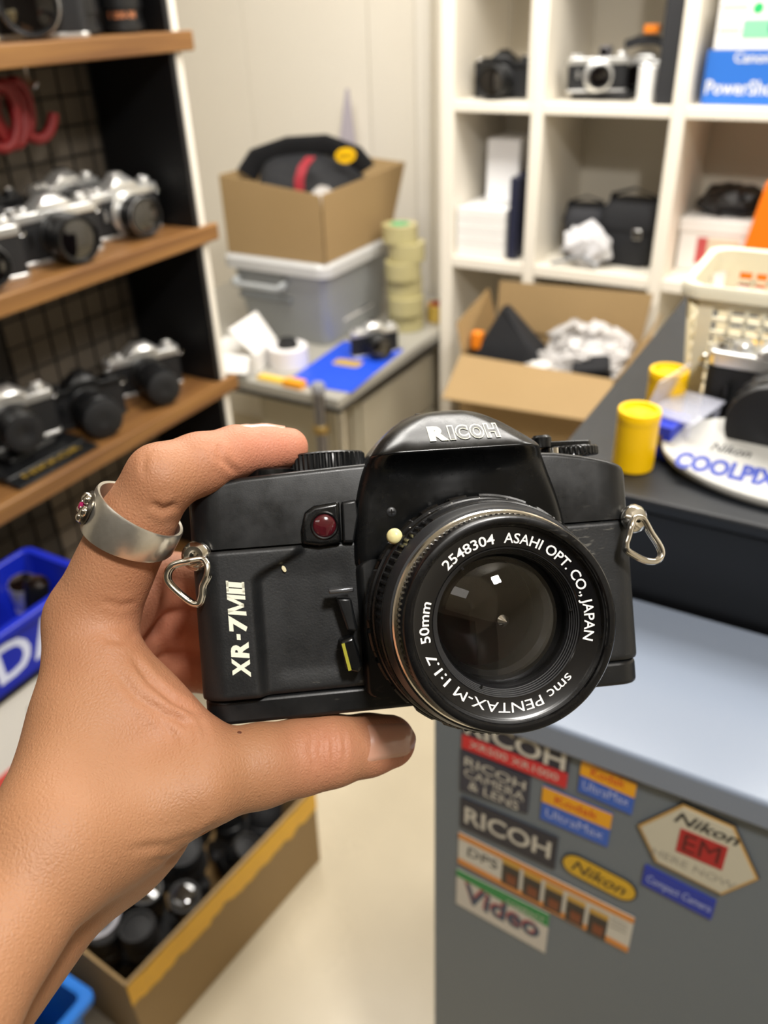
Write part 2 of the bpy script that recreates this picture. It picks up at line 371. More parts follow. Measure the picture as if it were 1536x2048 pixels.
# ---- blue tray, dark junk and white carton below the boards
blue_pl = mat('blue_plastic', '#1428b0', .35)
def open_tray(name, label, cat, x0, x1, y0, y1, z0, z1, m, rim=.012, slope=.0):
    t = thing(name, label, cat, ((x0+x1)/2, (y0+y1)/2, z0)); hx = (x1-x0)/2; hy = (y1-y0)/2; h = z1-z0
    def wall(a, b, nm='side_wall'):
        pass
    MB().prism(rrect(-hx+slope, hx-slope, -hy+slope, hy-slope, .01), 0.0005, .004).build('bottom', m, t)
    o_ = []; i_ = []
    for k, off in ((0, 0), (1, .003)):
        ro = rrect(-hx+slope+off, hx-slope-off, -hy+slope+off, hy-slope-off, .012-off); rt = rrect(-hx+off, hx-off, -hy+off, hy-off, .014-off)
        (o_ if k == 0 else i_).append(ro); (o_ if k == 0 else i_).append(rt)
    MB().loft([[(x, y, .003) for x, y in i_[0]], [(x, y, .002) for x, y in o_[0]], [(x, y, h) for x, y in o_[1]], [(x, y, h) for x, y in i_[1]], [(x, y, .0045) for x, y in i_[0]]], False).build('wall', m, t)
    ro = rrect(-hx-rim, hx+rim, -hy-rim, hy+rim, .016); ri = rrect(-hx+.001, hx-.001, -hy+.001, hy-.001, .013)
    MB().loft([[(x, y, h-.012) for x, y in ro], [(x, y, h) for x, y in ro], [(x, y, h+.001) for x, y in ri], [(x, y, h-.012) for x, y in ri], [(x, y, h-.012) for x, y in ro]], False).build('rim', m, t, bevel=.002)
    return t
tr = open_tray('storage_tray', 'blue plastic tray with white lettering below the dark shelf', 'tray', -1.062, -.93, .25, .672, .665, .766, blue_pl, rim=.01)
text('lettering', 'KODA', frame((.0662, .025, .020), (0, 1, 0), (0, 0, 1)), mat('white_print', '#dfe6ff', .5), tr, .082, width=.26, off=.02)
tag(MB().box(-1.083, -.935, .26, .665, .650, .664).build('tray_support', blkmat, bevel=.002), 'black ledge carrying the blue tray', 'ledge')
cs = thing('carton', 'white carton with red and grey print under the blue tray', 'carton', (-1.05, .56, 0))
MB().box(-.03, .11, -.17, .14, .002, .649).build('box_body', paper_w, cs, bevel=.003)
MB().box(.1101, .1108, -.17, .04, .50, .535).build('red_print', mat('red_print', '#e2574f', .5), cs, smooth=False)
MB().box(.1101, .1108, -.04, .06, .57, .61).build('grey_print', mat('grey_print', '#a9aca9', .5), cs, smooth=False)
MB().box(.1101, .1108, .04, .13, .595, .64).build('pink_print', mat('pink_print', '#ee8a80', .5), cs, smooth=False)
for i, (x, y, r, h, mm) in enumerate(((-1.02, .40, .022, .09, blk), (-.99, .48, .02, .11, silver), (-1.02, .56, .026, .095, blk), (-.985, .64, .018, .1, blk), (-1.02, .665, .022, .085, silver))):
    L_ = ('black tube standing at the near end of the blue tray', 'silver tube with dark end in the blue tray', 'wide black lens in the middle of the blue tray', 'thin black tube at the far end of the blue tray', 'short silver lens against the far wall of the blue tray')[i]
    t = thing('lens_tube', L_, 'lens', (x, y-.04, .676), (R_(8*(-1)**i), R_(10), 0), 'lenses in the blue tray')
    MB().lathe([(r*.9, 0), (r, h*.05), (r, h*.4), (r*.9, h*.42), (r*.9, h*.6), (r, h*.62), (r, h*.95), (r*.9, h)], 24).build('barrel', mm, t)
    MB().lathe([(r*.88, h), (r*.5, h*1.01), (.0001, h*1.03)], 24).build('lens_glass', glass_d, t)

# ================================================================ table with grey bin, box and tapes
steel = mat('table_laminate', '#a7a49b', .3, var=(5, .2, '#918d84'))
tb = thing('work_table', 'grey laminate table against the cream wall', 'table', (-1.5, 2.02, 0))
MB().box(-.47, .434, -.42, .43, .622, .65).build('table_top', steel, tb, bevel=.003)
MB().box(-.471, .4355, -.4215, .4315, .612, .6215).build('edge_band', mat('dark_edge', '#2b2a28', .5), tb, smooth=False)
for x in (-.43, .405):
    for y in (-.37, .39):
        MB().tube([(x, y, 0), (x, y, .612)], .014, 14).build('leg', chrome, tb)
for y in (-.37, .39): MB().tube([(-.42, y, .2), (.395, y, .2)], .009, 10).build('stretcher', chrome, tb)
cab = thing('drawer_cabinet', 'beige drawer cabinet standing under the grey table', 'cabinet', (-1.24, 1.95, 0))
bg = mat('beige_enamel', '#b9b19d', .35)
MB().box(-.2, .13, -.2, .25, .003, .585).build('body', bg, cab, bevel=.004)
for k in range(3): MB().box(.131, .143, -.19, .24, .02 + k*.187, .195 + k*.187).build('drawer', bg, cab, bevel=.003)
pole = thing('rack_pole', 'chrome rack pole with round cap beside the grey table', 'pole', (-1.106, 1.571, 0))
MB().tube([(0, 0, 0), (0, 0, .685)], .0155, 20).build('tube', mat('dark_chrome', '#8b8b93', .25, 1.0), pole)
MB().lathe([(.0156, .672), (.0178, .675), (.0178, .692), (.014, .698), (.0001, .699)], 20).build('cap', mat('grey_cap', '#8f9096', .3), pole)
MB().lathe([(.0156, .565), (.021, .567), (.021, .585), (.0156, .587)], 20, cap=False).build('collar', mat('brass_collar', '#a58b55', .35, .8), pole)
# grey bin
grey_pl = mat('grey_plastic', '#9fa2a3', .38, var=(4, .1, '#8e9192'))
bn = thing('storage_bin', 'grey plastic storage bin with lid and side handle on the table', 'bin', (-1.43, 2.06, .651))
rings = []
for z, s in ((0, .84), (.01, .86), (.2, .985), (.212, 1.0)):
    rings.append([(x, y, z) for x, y in rrect(-.165*s, .165*s, -.19*s, .19*s, .035*s, 8)])
MB().loft(rings).build('tub', grey_pl, bn)
MB().loft([[(x, y, z) for x, y in rrect(-.165-a, .165+a, -.19-a, .19+a, .04, 8)] for z, a in ((.205, .004), (.206, .016), (.232, .016), (.242, .008), (.243, -.01), (.236, -.02))]).build('lid', mat('bin_lid_plastic', '#c3c3c2', .35), bn)
MB().tube([(-.13, -.178, .178), (-.13, -.213, .17), (-.12, -.219, .165), (.02, -.219, .165), (.03, -.213, .17), (.03, -.178, .178)], .010, 10).build('handle', grey_pl, bn)
MB().box(-.14, .04, -.188, -.17, .115, .135).build('recess_shade', mat('bin_shadow_plastic', '#7d8081', .5), bn, bevel=.004)  # raised strip in darker grey, painting the shade of a grip recess
MB().box(.1445, .147, -.08, .08, .05, .16).build('label_sheet', [paper_w], bn, smooth=False)
for i, c in enumerate(('#2b2e45', '#6b4a52', '#35406b')): MB().box(.147, .1475, .01+.0*i, .07, .055+.033*i, .085+.033*i).build('label_print', mat('label_ink_%d' % i, c, .5), bn, smooth=False)
# carton on the bin
bz = .651 + .2435
cb = thing('cardboard_box', 'open cardboard box full of black straps on the grey bin', 'box', (-1.43, 2.06, bz))
for nm, c in (('front_wall', [(-.155, -.19, 0), (.167, -.19, 0), (.167, -.19, .175), (-.155, -.19, .205)]),
              ('right_wall', [(.167, -.186, 0), (.167, .16, 0), (.167, .26, .185), (.167, -.186, .175)]),
              ('left_wall', [(-.155, .16, 0), (-.155, -.186, 0), (-.155, -.186, .205), (-.155, .26, .205)]),
              ('rear_wall', [(.163, .16, 0), (-.151, .16, 0), (-.151, .26, .205), (.163, .26, .185)])):
    MB().board(c, .004).build(nm, card, cb, smooth=False)
MB().box(-.15, .162, -.185, .158, .0008, .005).build('bottom', card_in, cb, smooth=False)
MB().board([(-.02, -.1905, .002), (.03, -.1905, .002), (.03, -.1905, .18), (-.02, -.1905, .186)], -.0006).build('tape_strip', mat('packing_tape', '#a98350', .25), cb, smooth=False)
cloth_b = mat('black_cloth', '#17181c', .8, var=(12, .3, '#0d0d10'), bump=(90, .4, .002))
o = blob('strap_bundle', cloth_b, None, (.275, .34, .275), 3, .16, 1.8, 4, flat=.3, power=.8); o.location = (-1.422, 2.055, bz + .0065); tag(o, 'black fabric camera bag bulging out of the box on the bin', 'bag')
def strap(name, label, pts, w, m, cat='strap', thick=.12):
    o_ = MB().tube(pts, w, 12, flat=thick).build(name, m); return tag(o_, label, cat)
bp = [Vector((-1.565, 1.96, 1.085)), Vector((-1.53, 1.97, 1.13)), Vector((-1.44, 2.0, 1.158)), Vector((-1.35, 2.04, 1.162)), Vector((-1.29, 2.09, 1.13)), Vector((-1.275, 2.12, 1.09))]
strap('shoulder_strap', 'wide black shoulder strap arching over the box on the bin', bp, .03, cloth_b)
m = MB(); q_ = [(1.945, 1.146), (1.905, 1.128), (1.884, 1.10), (1.8795, 1.062)]
m.loft([[(-1.350, y, z), (-1.324, y+.004, z), (-1.324, y+.007, z-.001), (-1.350, y+.003, z-.001)] for y, z in q_])
tag(m.build('red_strap', mat('red_strap', '#8e1a28', .6)), 'dark red strap hanging down the black bag in the box', 'strap')
lg = thing('logo_badge', 'yellow oval badge on the black bag in the box', 'badge', (0, 0, 0))
Mb = frame((-1.285, 2.035, 1.138), (.8, .58, .06), (-.05, -.1, 1))
MB().lathe([(.026, 0), (.027, .001), (.026, .003), (.0001, .003)], 28, Mb @ Matrix.Diagonal((1.05, .72, 1, 1))).build('badge_plate', mat('badge_yellow', '#e6b400', .4), lg)
text('lettering', 'Nikon', Mb @ T((0, -.005, .0032)), blk, lg, .016, width=.04, shear=.25, off=.01)
tag(blob('plastic_wrap', mat('clear_wrap', '#c9c4bf', .25, alpha=.75), None, (.055, .08, .06), 5, .4, 2.5, 3, ridged=True), 'crumpled clear wrap at the right side of the box on the bin', 'wrap').location = (-1.305, 1.945, bz + .12)
tag(MB().board([(-1.66, 2.44, .6515), (-1.45, 2.43, .6515), (-1.535, 2.47, 1.255), (-1.545, 2.47, 1.255)], .003).build('paper_cone', mat('lilac_paper', '#b9b2bd', .6), smooth=False), 'pale folded paper standing up behind the box on the bin', 'paper')
# tapes
tape_y = mat('clear_tape_roll', '#cfc592', .25, trans=.25, var=(5, .2, '#b9ac72'))
def tape(label, loc, r, h, m, core=None, ri=.026):
    t = thing('tape_roll', label, 'tape', loc, group='tape rolls on the table')
    MB().lathe([(ri+.002, 0), (r, 0), (r, h), (ri+.002, h), (ri+.002, 0)], 40, cap=False).build('tape', m, t, bevel=.0008)
    MB().lathe([(ri-.001, 0), (ri+.002, 0), (ri+.002, h*1.0), (ri-.001, h*1.0), (ri-.001, 0)], 40, cap=False).build('core', core or card, t)
    return t
tx, ty = -1.165, 2.13
for k in range(5): tape('roll of clear packing tape, number %s up the stack' % ('one', 'two', 'three', 'four', 'five')[k], (tx + .006*math.sin(k*2), ty + .006*math.cos(k*3), .651 + k*.0505), .052, .05, tape_y)
tape('clear tape roll with green core on top of the tape stack', (tx - .012, ty, .651 + 5*.0505), .05, .048, tape_y, mat('green_core', '#6fc48d', .5))
tape('amber tape roll lying alone near the table corner', (-1.108, 2.236, .651), .036, .05, mat('amber_tape', '#cfae52', .3), mat('red_core', '#c65036', .5))
tape('white masking tape roll standing before the grey bin', (-1.31, 1.735, .651), .053, .055, mat('white_tape', '#ece9ea', .6), paper_w, ri=.03)
tag(MB().lathe([(.027, 0), (.028, .002), (.028, .06), (.023, .072), (.0001, .076)], 24, T((-1.31, 1.735, .6515))).build('lens_cap_pile', blkmat), 'black lens barrel standing inside the white tape roll', 'lens')
bx = thing('paper_box', 'white open paper box beside the white tape roll', 'box', (-1.43, 1.69, .6505), (0, 0, R_(14)))
MB().box(-.08, .07, -.07, .07, .0005, .05).build('tray', paper_w, bx, bevel=.002)
MB().board([(.07, -.07, .05), (.07, .07, .05), (.02, .07, .125), (.0, -.07, .12)], .003).build('flap', paper_w, bx, smooth=False)
MB().board([(-.08, -.07, .051), (.05, -.07, .051), (.06, -.11, .02), (-.08, -.12, .02)], .002).build('flap', paper_w, bx, smooth=False)
pad = thing('blue_pad', 'blue printed mat lying on the grey table', 'mat', (-1.17, 1.79, .6503), (0, 0, R_(4)))
MB().prism(rrect(-.09, .1, -.15, .17, .006), 0, .002).build('sheet', mat('blue_sheet', '#1f4fd6', .45), pad)
MB().prism(rrect(-.04, .04, .0, .045, .012), .002, .0026).build('yellow_print', mat('ochre_print', '#b89a4c', .5), pad)
tag(MB().box(-1.24, -1.185, 1.605, 1.635, .6505, .668).build('film_carton', mat('orange_box', '#f0a11c', .4), bevel=.001), 'small orange film carton at the edge of the grey table', 'carton')
tag(MB().box(-1.33, -1.25, 1.615, 1.64, .6505, .66).build('film_carton', mat('yellow_box', '#f2c84a', .4), bevel=.001), 'small yellow film carton beside the orange one', 'carton')
make_slr('film_camera', 'silver film camera on the blue mat beside the grey bin', None, (-1.14, 1.905, .6530), 52, lens_r=.032, lens_l=.04, ring='black')
# ================================================================ white cube shelf
ws = thing('cube_shelf', 'tall white cube shelf filled with cameras and boxes', 'shelf', (-.4, 2.32, 0))
def wsp(name, m, mats=None, **k):
    m.v = [(x+.4, y-2.32, z) for x, y, z in m.v]; return m.build(name, mats or shelf_w, ws, **k)
WF, WBK = 2.15, 2.505
WX = [(-1.062, -1.024), (-.815, -.783), (-.478, -.446), (-.13, -.098), (.25, .282)]
WZ = [(.05, .085), (.445, .475), (.842, .872), (1.238, 1.264), (1.63, 1.66), (2.0, 2.038)]
for x0, x1 in WX: wsp('upright', MB().box(x0, x1, WF, WBK-.008, 0, 2.037), bevel=.0025)
for z0, z1 in WZ:
    for k in range(4): wsp('shelf_board', MB().box(WX[k][1]+.0002, WX[k+1][0]-.0002, WF+.002, WBK-.008, z0, z1), bevel=.0025)
wsp('back_panel', MB().box(-1.055, .275, WBK-.007, WBK, .05, 2.0), mat('shelf_back', '#e6dfd0', .5), smooth=False)
wsp('divider', MB().box(-.8285, -.8155, WF+.004, WBK-.01, 1.2645, 1.63), bevel=.002)
A, B = 1.2645, .8725                            # tops of the two boards in view
GW = 'cameras in the white cube shelf'
make_slr('film_camera', 'black film camera alone in the narrow upper cube', GW, (-.928, 2.24, A), -4, scale=1.15, top='black', lens_r=.034, lens_l=.045, ring='black')
make_slr('film_camera', 'silver rangefinder camera lying on a black case in the upper cube', GW, (-.685, 2.245, A + .0165), 22, scale=1.05, lens_r=.026, lens_l=.03, prism=False)
tag(MB().prism(rrect(-.745, -.60, 2.23, 2.30, .01), A + .0005, A + .016).build('leather_case', blkmat, bevel=.003), 'flat black case under the rangefinder camera', 'case')
make_slr('film_camera', 'chrome film camera next to the black strap in the upper cube', GW, (-.602, 2.36, A), -10, scale=1.1, lens_r=.034, lens_l=.04)
vf = thing('viewfinder', 'small grey viewfinder standing on the rangefinder camera', 'viewfinder', (-.675, 2.262, A + .0885))
MB().box(-.013, .013, -.015, .015, 0.0005, .026).build('housing', mat('grey_metal', '#6f6d70', .4, .6), vf, bevel=.003)
MB().lathe([(.009, 0), (.009, .003), (.0001, .003)], 18, T((0, -.015, .014)) @ RX(90)).build('window', glass_d, vf)
strap('neck_strap', 'black neck strap heaped on the chrome camera in the upper cube', [(-.65, 2.335, A+.112), (-.62, 2.335, A+.121), (-.58, 2.335, A+.122), (-.545, 2.335, A+.112), (-.534, 2.345, A+.07)], .013, cloth_b, thick=.5)
tag(MB().box(-.605, -.57, 2.318, 2.345, A + .136, A + .155).build('strap_buckle', mat('orange_plastic', '#f58a1c', .4), bevel=.003), 'orange clip on the black neck strap', 'clip')
tag(MB().prism(rrect(-.524, -.482, 2.165, 2.42, .006), A + .0005, A + .35).build('folder', mat('charcoal_board', '#2b2c2f', .5), bevel=.002), 'tall charcoal folder standing in the upper cube', 'folder')
tag(MB().lathe([(.018, 0), (.02, .002), (.021, .075), (.018, .078), (.0001, .078)], 24, T((-.549, 2.185, A + .0005))).build('white_cup', paper_w), 'white cup in front of the charcoal folder', 'cup')
# printed boxes
cbx = thing('camera_box', 'blue camera box with white lettering in the white shelf', 'box', (-.30, 2.30, A))
MB().box(-.125, .11, -.11, .1, .0005, .108).build('carton', mat('box_blue', '#2f6cc4', .4), cbx, bevel=.0015)
text('lettering', 'Canon', frame((-.03, -.1108, .085), (1, 0, 0), (0, 0, 1)), white_ink, cbx, .028, off=.01)
text('lettering', 'PowerShot S40', frame((-.01, -.1108, .022), (1, 0, 0), (0, 0, 1)), white_ink, cbx, .04, width=.215, off=.012)
gx = thing('camera_box', 'white and green box lying on the blue camera box', 'box', (-.29, 2.30, A + .1085))
MB().box(-.125, .12, -.108, .09, .0005, .098).build('carton', paper_w, gx, bevel=.0015)
MB().box(-.07, .12, -.1088, -.1081, .022, .057).build('green_print', mat('mint_print', '#86d0a4', .5), gx, smooth=False)
MB().lathe([(.011, 0), (.011, .0006), (.0001, .0006)], 24, T((-.045, -.108, .078)) @ RX(90)).build('green_dot', mat('green_print', '#27b566', .5), gx)
for k, (a, b, z) in enumerate(((-.118, -.065, .077), (-.118, -.075, .034))): MB().box(a, b, -.1088, -.1081, z, z+.007).build('grey_print', mat('grey_print', '#a9aca9', .5), gx, smooth=False)
MB().lathe([(.014, 0), (.014, .0004), (.0001, .0004)], 20, T((-.005, -.1089, .042)) @ RX(90)).build('blue_print', mat('slate_print', '#4b7f86', .5), gx)
MB().box(.005, .03, -.1092, -.1089, .005, .055).build('blue_print', mat('slate_print', '#4b7f86', .5), gx, smooth=False)
# lower cubes
for k in range(4):
    o = MB().box(-1.02, -.878, 2.17, 2.40, B + .0005 + k*.032, B + .0315 + k*.032).build('paper_carton', paper_w, bevel=.002); o.rotation_euler.z = 0
    tag(o, ('lowest', 'second lowest', 'second highest', 'topmost')[k] + ' flat white carton of the stack in the lower cube', 'carton', 'flat white cartons')
tag(MB().box(-.975, -.882, 2.26, 2.40, B + .131, B + .29).build('white_box', mat('bright_white_card', '#f4f4f6', .5), bevel=.003), 'upright white box standing on the flat white cartons', 'box')
o = tag(MB().box(-.012, .012, -.09, .09, 0, .21).build('book', mat('navy_cover', '#20243a', .45), bevel=.002), 'navy blue book standing against the upright of the lower cube', 'book'); o.location = (-.858, 2.265, B + .0006)
MB().box(-.0128, -.0121, -.07, -.02, .12, .17).build('cover_print', mat('slate_ink', '#8088a5', .5), o, smooth=False)
def bag(label, loc, sz, seed, rz=0, m=None, buckle=True):
    t = thing('camera_bag', label, 'bag', loc, (0, 0, R_(rz)), 'black bags in the lower cube')
    mm = m or cloth_b; x, y, z = sz
    MB().loft([[(a, b, h) for a, b in rrect(-x/2*s, x/2*s, -y/2*s, y/2*s, min(x, y)*.22)] for h, s in ((0, .92), (.1*z, 1.0), (.6*z, 1.0), (.9*z, .93), (z, .8))]).build('pouch', mm, t)
    MB().loft([[(a, b, h) for a, b in rrect(-x/2*s-.002, x/2*s+.002, -y/2*s-.004, y/2*s, min(x, y)*.2)] for h, s in ((.62*z, 1.0), (.7*z, 1.01), (.92*z, .96), (1.03*z, .82))]).build('flap', mm, t)
    MB().tube([(-x/2, 0, .7*z), (-x*.4, -.01, 1.12*z), (0, -.02, 1.25*z), (x*.4, -.01, 1.12*z), (x/2, 0, .7*z)], .011, 10, flat=.2).build('strap', mm, t)
    if buckle: MB().box(x*.18, x*.34, -y/2-.008, -y/2-.002, .5*z, .66*z).build('buckle', chrome, t, bevel=.002)
    return t
bag('black padded bag with metal buckle at the right of the lower cube', (-.566, 2.29, B + .0005), (.14, .13, .15), 1, -6)
bag('dark grey pouch leaning at the left of the lower cube', (-.702, 2.31, B + .0005), (.105, .11, .125), 2, 16, mat('charcoal_cloth', '#26272c', .7, bump=(90, .3, .002)), False)
tag(blob('cloth', mat('white_cloth', '#d3d2d4', .7), None, (.12, .07, .11), 9, .45, 2.0, 3, ridged=True), 'crumpled white cloth between the two black bags', 'cloth').location = (-.655, 2.19, B + .001)
strap('cable', 'grey cable looped in front of the black bags', [(-.74, 2.165, B+.006), (-.70, 2.162, B+.02), (-.66, 2.16, B+.035), (-.63, 2.16, B+.02), (-.62, 2.17, B+.006)], .004, mat('grey_cable', '#8c8f93', .5), 'cable', 1)
wbx = thing('white_box', 'white box with red label in the lower right cube', 'box', (-.345, 2.37, B))
MB().box(-.095, .09, -.11, .12, .0005, .125).build('carton', paper_w, wbx, bevel=.002)
MB().box(-.098, .093, -.113, .123, .096, .128).build('lid', paper_w, wbx, bevel=.002)
MB().box(-.05, .05, -.1112, -.1102, .02, .085).build('label', mat('cream_label', '#d9cbb2', .6), wbx, smooth=False)
MB().box(-.05, -.025, -.1118, -.1112, .02, .085).build('label_print', mat('red_print2', '#c05050', .6), wbx, smooth=False)
tag(blob('black_pouch', mat('black_film', '#1b1b1d', .3), None, (.15, .14, .08), 11, .4, 2.2, 3, flat=.3, ridged=True), 'crumpled black plastic pouch on the white labelled box', 'pouch').location = (-.345, 2.35, B + .1295)
o = tag(MB().box(0, .09, 0, .07, 0, .225).build('film_box', mat('bright_orange', '#f57a12', .4), bevel=.002), 'bright orange box leaning in the lower right cube', 'box'); o.location = (-.285, 2.165, B + .0155); o.rotation_euler = (0, R_(9), 0)

# ================================================================ open carton in front of the white shelf
oc = thing('cardboard_box', 'open cardboard box with flaps spread before the white shelf', 'box', (-.67, 2.005, .34))
hx, hy, H = .20, .115, .36
for nm, c in (('front_wall', [(-hx, -hy, 0), (hx, -hy, 0), (hx, -hy, H), (-hx, -hy, H)]), ('right_wall', [(hx, -hy+.004, 0), (hx, hy-.004, 0), (hx, hy-.004, H), (hx, -hy+.004, H)]),
              ('left_wall', [(-hx, hy-.004, 0), (-hx, -hy+.004, 0), (-hx, -hy+.004, H), (-hx, hy-.004, H)]), ('rear_wall', [(hx, hy, 0), (-hx, hy, 0), (-hx, hy, H), (hx, hy, H)])):
    MB().board(c, .004).build(nm, card, oc, smooth=False)
MB().box(-hx+.005, hx-.005, -hy+.005, hy-.005, .001, .25).build('filler', card_in, oc, smooth=False)
MB().board([(-hx, -hy-.004, H+.001), (hx, -hy-.004, H+.001), (hx+.027, -hy-.115, H-.06), (-hx+.018, -hy-.15, H-.06)], .004).build('flap', card, oc, smooth=False)
MB().board([(-hx, hy, H+.001), (hx, hy, H+.001), (hx+.012, hy+.014, H+.14), (-hx, hy+.014, H+.125)], .004).build('flap', card, oc, smooth=False)
MB().board([(-hx, -hy, H+.001), (-hx, hy, H+.001), (-hx-.022, hy-.02, H+.11), (-hx-.03, -hy+.03, H+.07)], .004).build('flap', card_in, oc, smooth=False)
MB().board([(hx, -hy, H+.001), (hx, hy, H+.001), (hx+.04, hy, H+.1), (hx+.05, -hy+.02, H+.05)], .004).build('flap', card_in, oc, smooth=False)
ob = thing('carton', 'closed cardboard carton under the open box', 'carton', (-.67, 2.005, 0))
MB().box(-.21, .21, -.125, .125, 0.0005, .339).build('box_body', card, ob, bevel=.003)
MB().box(-.03, .03, -.1258, -.1252, .03, .339).build('tape_strip', mat('packing_tape', '#a98350', .25), ob, smooth=False)
Zc = .34 + .251
o = tag(MB().loft([[(a, b, h) for a, b in rrect(-.088*s, .088*s, -.05*s2, .05*s2, .012)] for h, s, s2 in ((0, 1, 1), (.09, 1.0, 1), (.125, .72, .85), (.205, .10, .5))]).build('bag_pouch', cloth_b), 'black pointed cloth pouch in the open carton', 'pouch'); o.location = (-.765, 1.985, Zc + .012); o.rotation_euler = (0, R_(-7), R_(8))
tag(MB().box(-.862, -.835, 1.93, 1.955, Zc + .11, Zc + .155).build('orange_tab', mat('orange_plastic', '#f58a1c', .4), bevel=.003), 'small orange tab beside the pointed black pouch', 'tab')
tag(blob('bubble_wrap', mat('frosted_wrap', '#cfccca', .35), None, (.22, .15, .23), 21, .5, 2.2, 4, flat=.3, ridged=True), 'crumpled translucent wrap filling the open carton', 'wrap').location = (-.578, 2.01, Zc)
o = tag(MB().prism(rrect(-.045, .045, -.03, .03, .012), 0, .07).build('lens_pouch', cloth_b, bevel=.006), 'small black pouch on the wrap in the open carton', 'pouch'); o.location = (-.535, 1.957, Zc + .06); o.rotation_euler = (R_(18), R_(-10), R_(10))
tag(blob('white_bag', mat('white_film', '#e3e0dc', .4), None, (.08, .06, .05), 31, .4, 2, 3, ridged=True), 'small white plastic bag beside the pointed black pouch', 'bag').location = (-.668, 1.925, Zc + .06)

# ================================================================ grey cabinet with stickers and black counter behind it
ZT, ZB = 1.066, 1.159
FY = .419
grey_e = mat('grey_enamel', '#6d767e', .4, var=(3, .12, '#626a72'))
gc = thing('steel_cabinet', 'grey steel cabinet covered with camera stickers', 'cabinet', (.15, .50, 0))
MB().box(-.361, .36, -.0805, .082, .003, ZT-.0245).build('body', grey_e, gc, bevel=.002)
MB().box(-.3625, .3615, -.086, .083, ZT-.024, ZT).build('top', mat('grey_top', '#7f8999', .2), gc, bevel=.003)
bc = thing('counter', 'black wooden display counter behind the grey cabinet', 'counter', (.2, .85, 0))
blk_wood = mat('black_wood', '#0d0e11', .4, var=(14, .3, '#08090b'))
MB().box(-.395, .45, -.262, .27, .003, ZB-.012).build('body', blk_wood, bc, bevel=.002)
MB().box(-.398, .453, -.266, .273, ZB-.0115, ZB).build('top', mat('black_top', '#1b1e23', .42, var=(9, .3, '#131518')), bc, bevel=.0025)
def sticker(name, label, x0, x1, zs, col, tilt=0, rough=.35):
    """zs: top-left, top-right, bottom-right, bottom-left heights"""
    t = thing(name, label, 'sticker', (0, FY, 0), group='stickers on the grey cabinet')
    MB().loft([[(x0, d, zs[3]), (x1, d, zs[2]), (x1, d, zs[1]), (x0, d, zs[0])] for d in (-.0003, -.001)]).build('sheet', mat('sticker_' + col.strip('#'), col, rough), t, smooth=False)
    return t
def band(t, x0, x1, zs, col, d=-.0011, nm='band'):
    return MB().loft([[(x0, d, zs[3]), (x1, d, zs[2]), (x1, d, zs[1]), (x0, d, zs[0])] for d in (d, d-.0002)]).build(nm, mat('sticker_' + col.strip('#'), col, .4), t, smooth=False)
def stext(t, s, x, z, size, width, m, rot=0, d=-.0014, **k):
    return text('lettering', s, frame((x, d, z), (math.cos(R_(rot)), 0, math.sin(R_(rot))), (0, 0, 1)), m, t, size, width, **k)
wi = mat('sticker_white_ink', '#cfc9bb', .5); ri_ = mat('sticker_red_ink', '#cf3a10', .5); di = mat('sticker_dark_ink', '#15161a', .5); bi = mat('sticker_pale_blue_ink', '#b9c3ea', .5); gi = mat('sticker_grey_ink', '#a39d90', .5)
s = sticker('sticker', 'navy and red sticker with large white capitals and a red strip', -.186, -.103, (1.043, 1.044, 1.006, 1.006), '#1b1c30')
band(s, -.186, -.103, (1.0205, 1.0215, 1.006, 1.006), '#d21f26'); stext(s, 'RICOH', -.1445, 1.0235, .025, .078, wi, off=.02); stext(s, 'XR500 XR1000', -.1445, 1.0105, .010, .07, wi)
s = sticker('sticker', 'square navy sticker with four lines of white lettering', -.187, -.130, (1.004, 1.002, .962, .957), '#2b2d40')
for k, w in enumerate(('RICOH', 'CAMERA', '& LENS')): stext(s, w, -.1585, .988 - k*.0125, .0135, .050 if k < 2 else .042, wi, rot=-2, off=.008)
s = sticker('sticker', 'long navy sticker with one line of white capitals', -.186, -.1045, (.950, .949, .911, .914), '#191a2e')
stext(s, 'RICOH', -.1455, .9225, .027, .073, wi, off=.02)
s = sticker('sticker', 'white strip sticker with orange borders and five small pictures', -.187, -.0395, (.906, .896, .851, .866), '#d2cdc0')
band(s, -.187, -.0395, (.906, .896, .889, .899), '#d88a35'); band(s, -.187, -.0395, (.873, .858, .851, .866), '#d88a35')
stext(s, 'DPS', -.165, .881, .016, .027, di, rot=-3)
for k in range(5):
    x = -.147 + k*.0185; z = .902 - .0032*k
    band(s, x, x+.0150, (z-.009, z-.010, z-.036, z-.035), '#2f2620', -.0014, 'picture'); band(s, x+.004, x+.0125, (z-.020, z-.021, z-.033, z-.032), '#7d3c12', -.0017, 'picture'); band(s, x, x+.015, (z-.003, z-.004, z-.010, z-.009), '#c69a3c', -.0016, 'picture')
for k in range(3): band(s, -.056, -.043, (.886-.005*k, .885-.005*k, .8835-.005*k, .8845-.005*k), '#b3ada0', -.0014, 'fine_print')
s = sticker('sticker', 'white sticker with green bar and multicoloured lettering', -.188, -.104, (.857, .853, .798, .808), '#cfc8bd')
band(s, -.188, -.104, (.857, .853, .836, .848), '#1f8a43'); stext(s, 'COMPACT', -.125, .840, .009, .034, wi, rot=-3)
stext(s, 'Video', -.146, .816, .036, .07, mat('sticker_blue_ink', '#3a4d63', .5), rot=-4, off=.02); stext(s, 'Video', -.1475, .818, .036, .07, mat('sticker_maroon_ink', '#b04a48', .5), rot=-4, d=-.0012, off=.02)
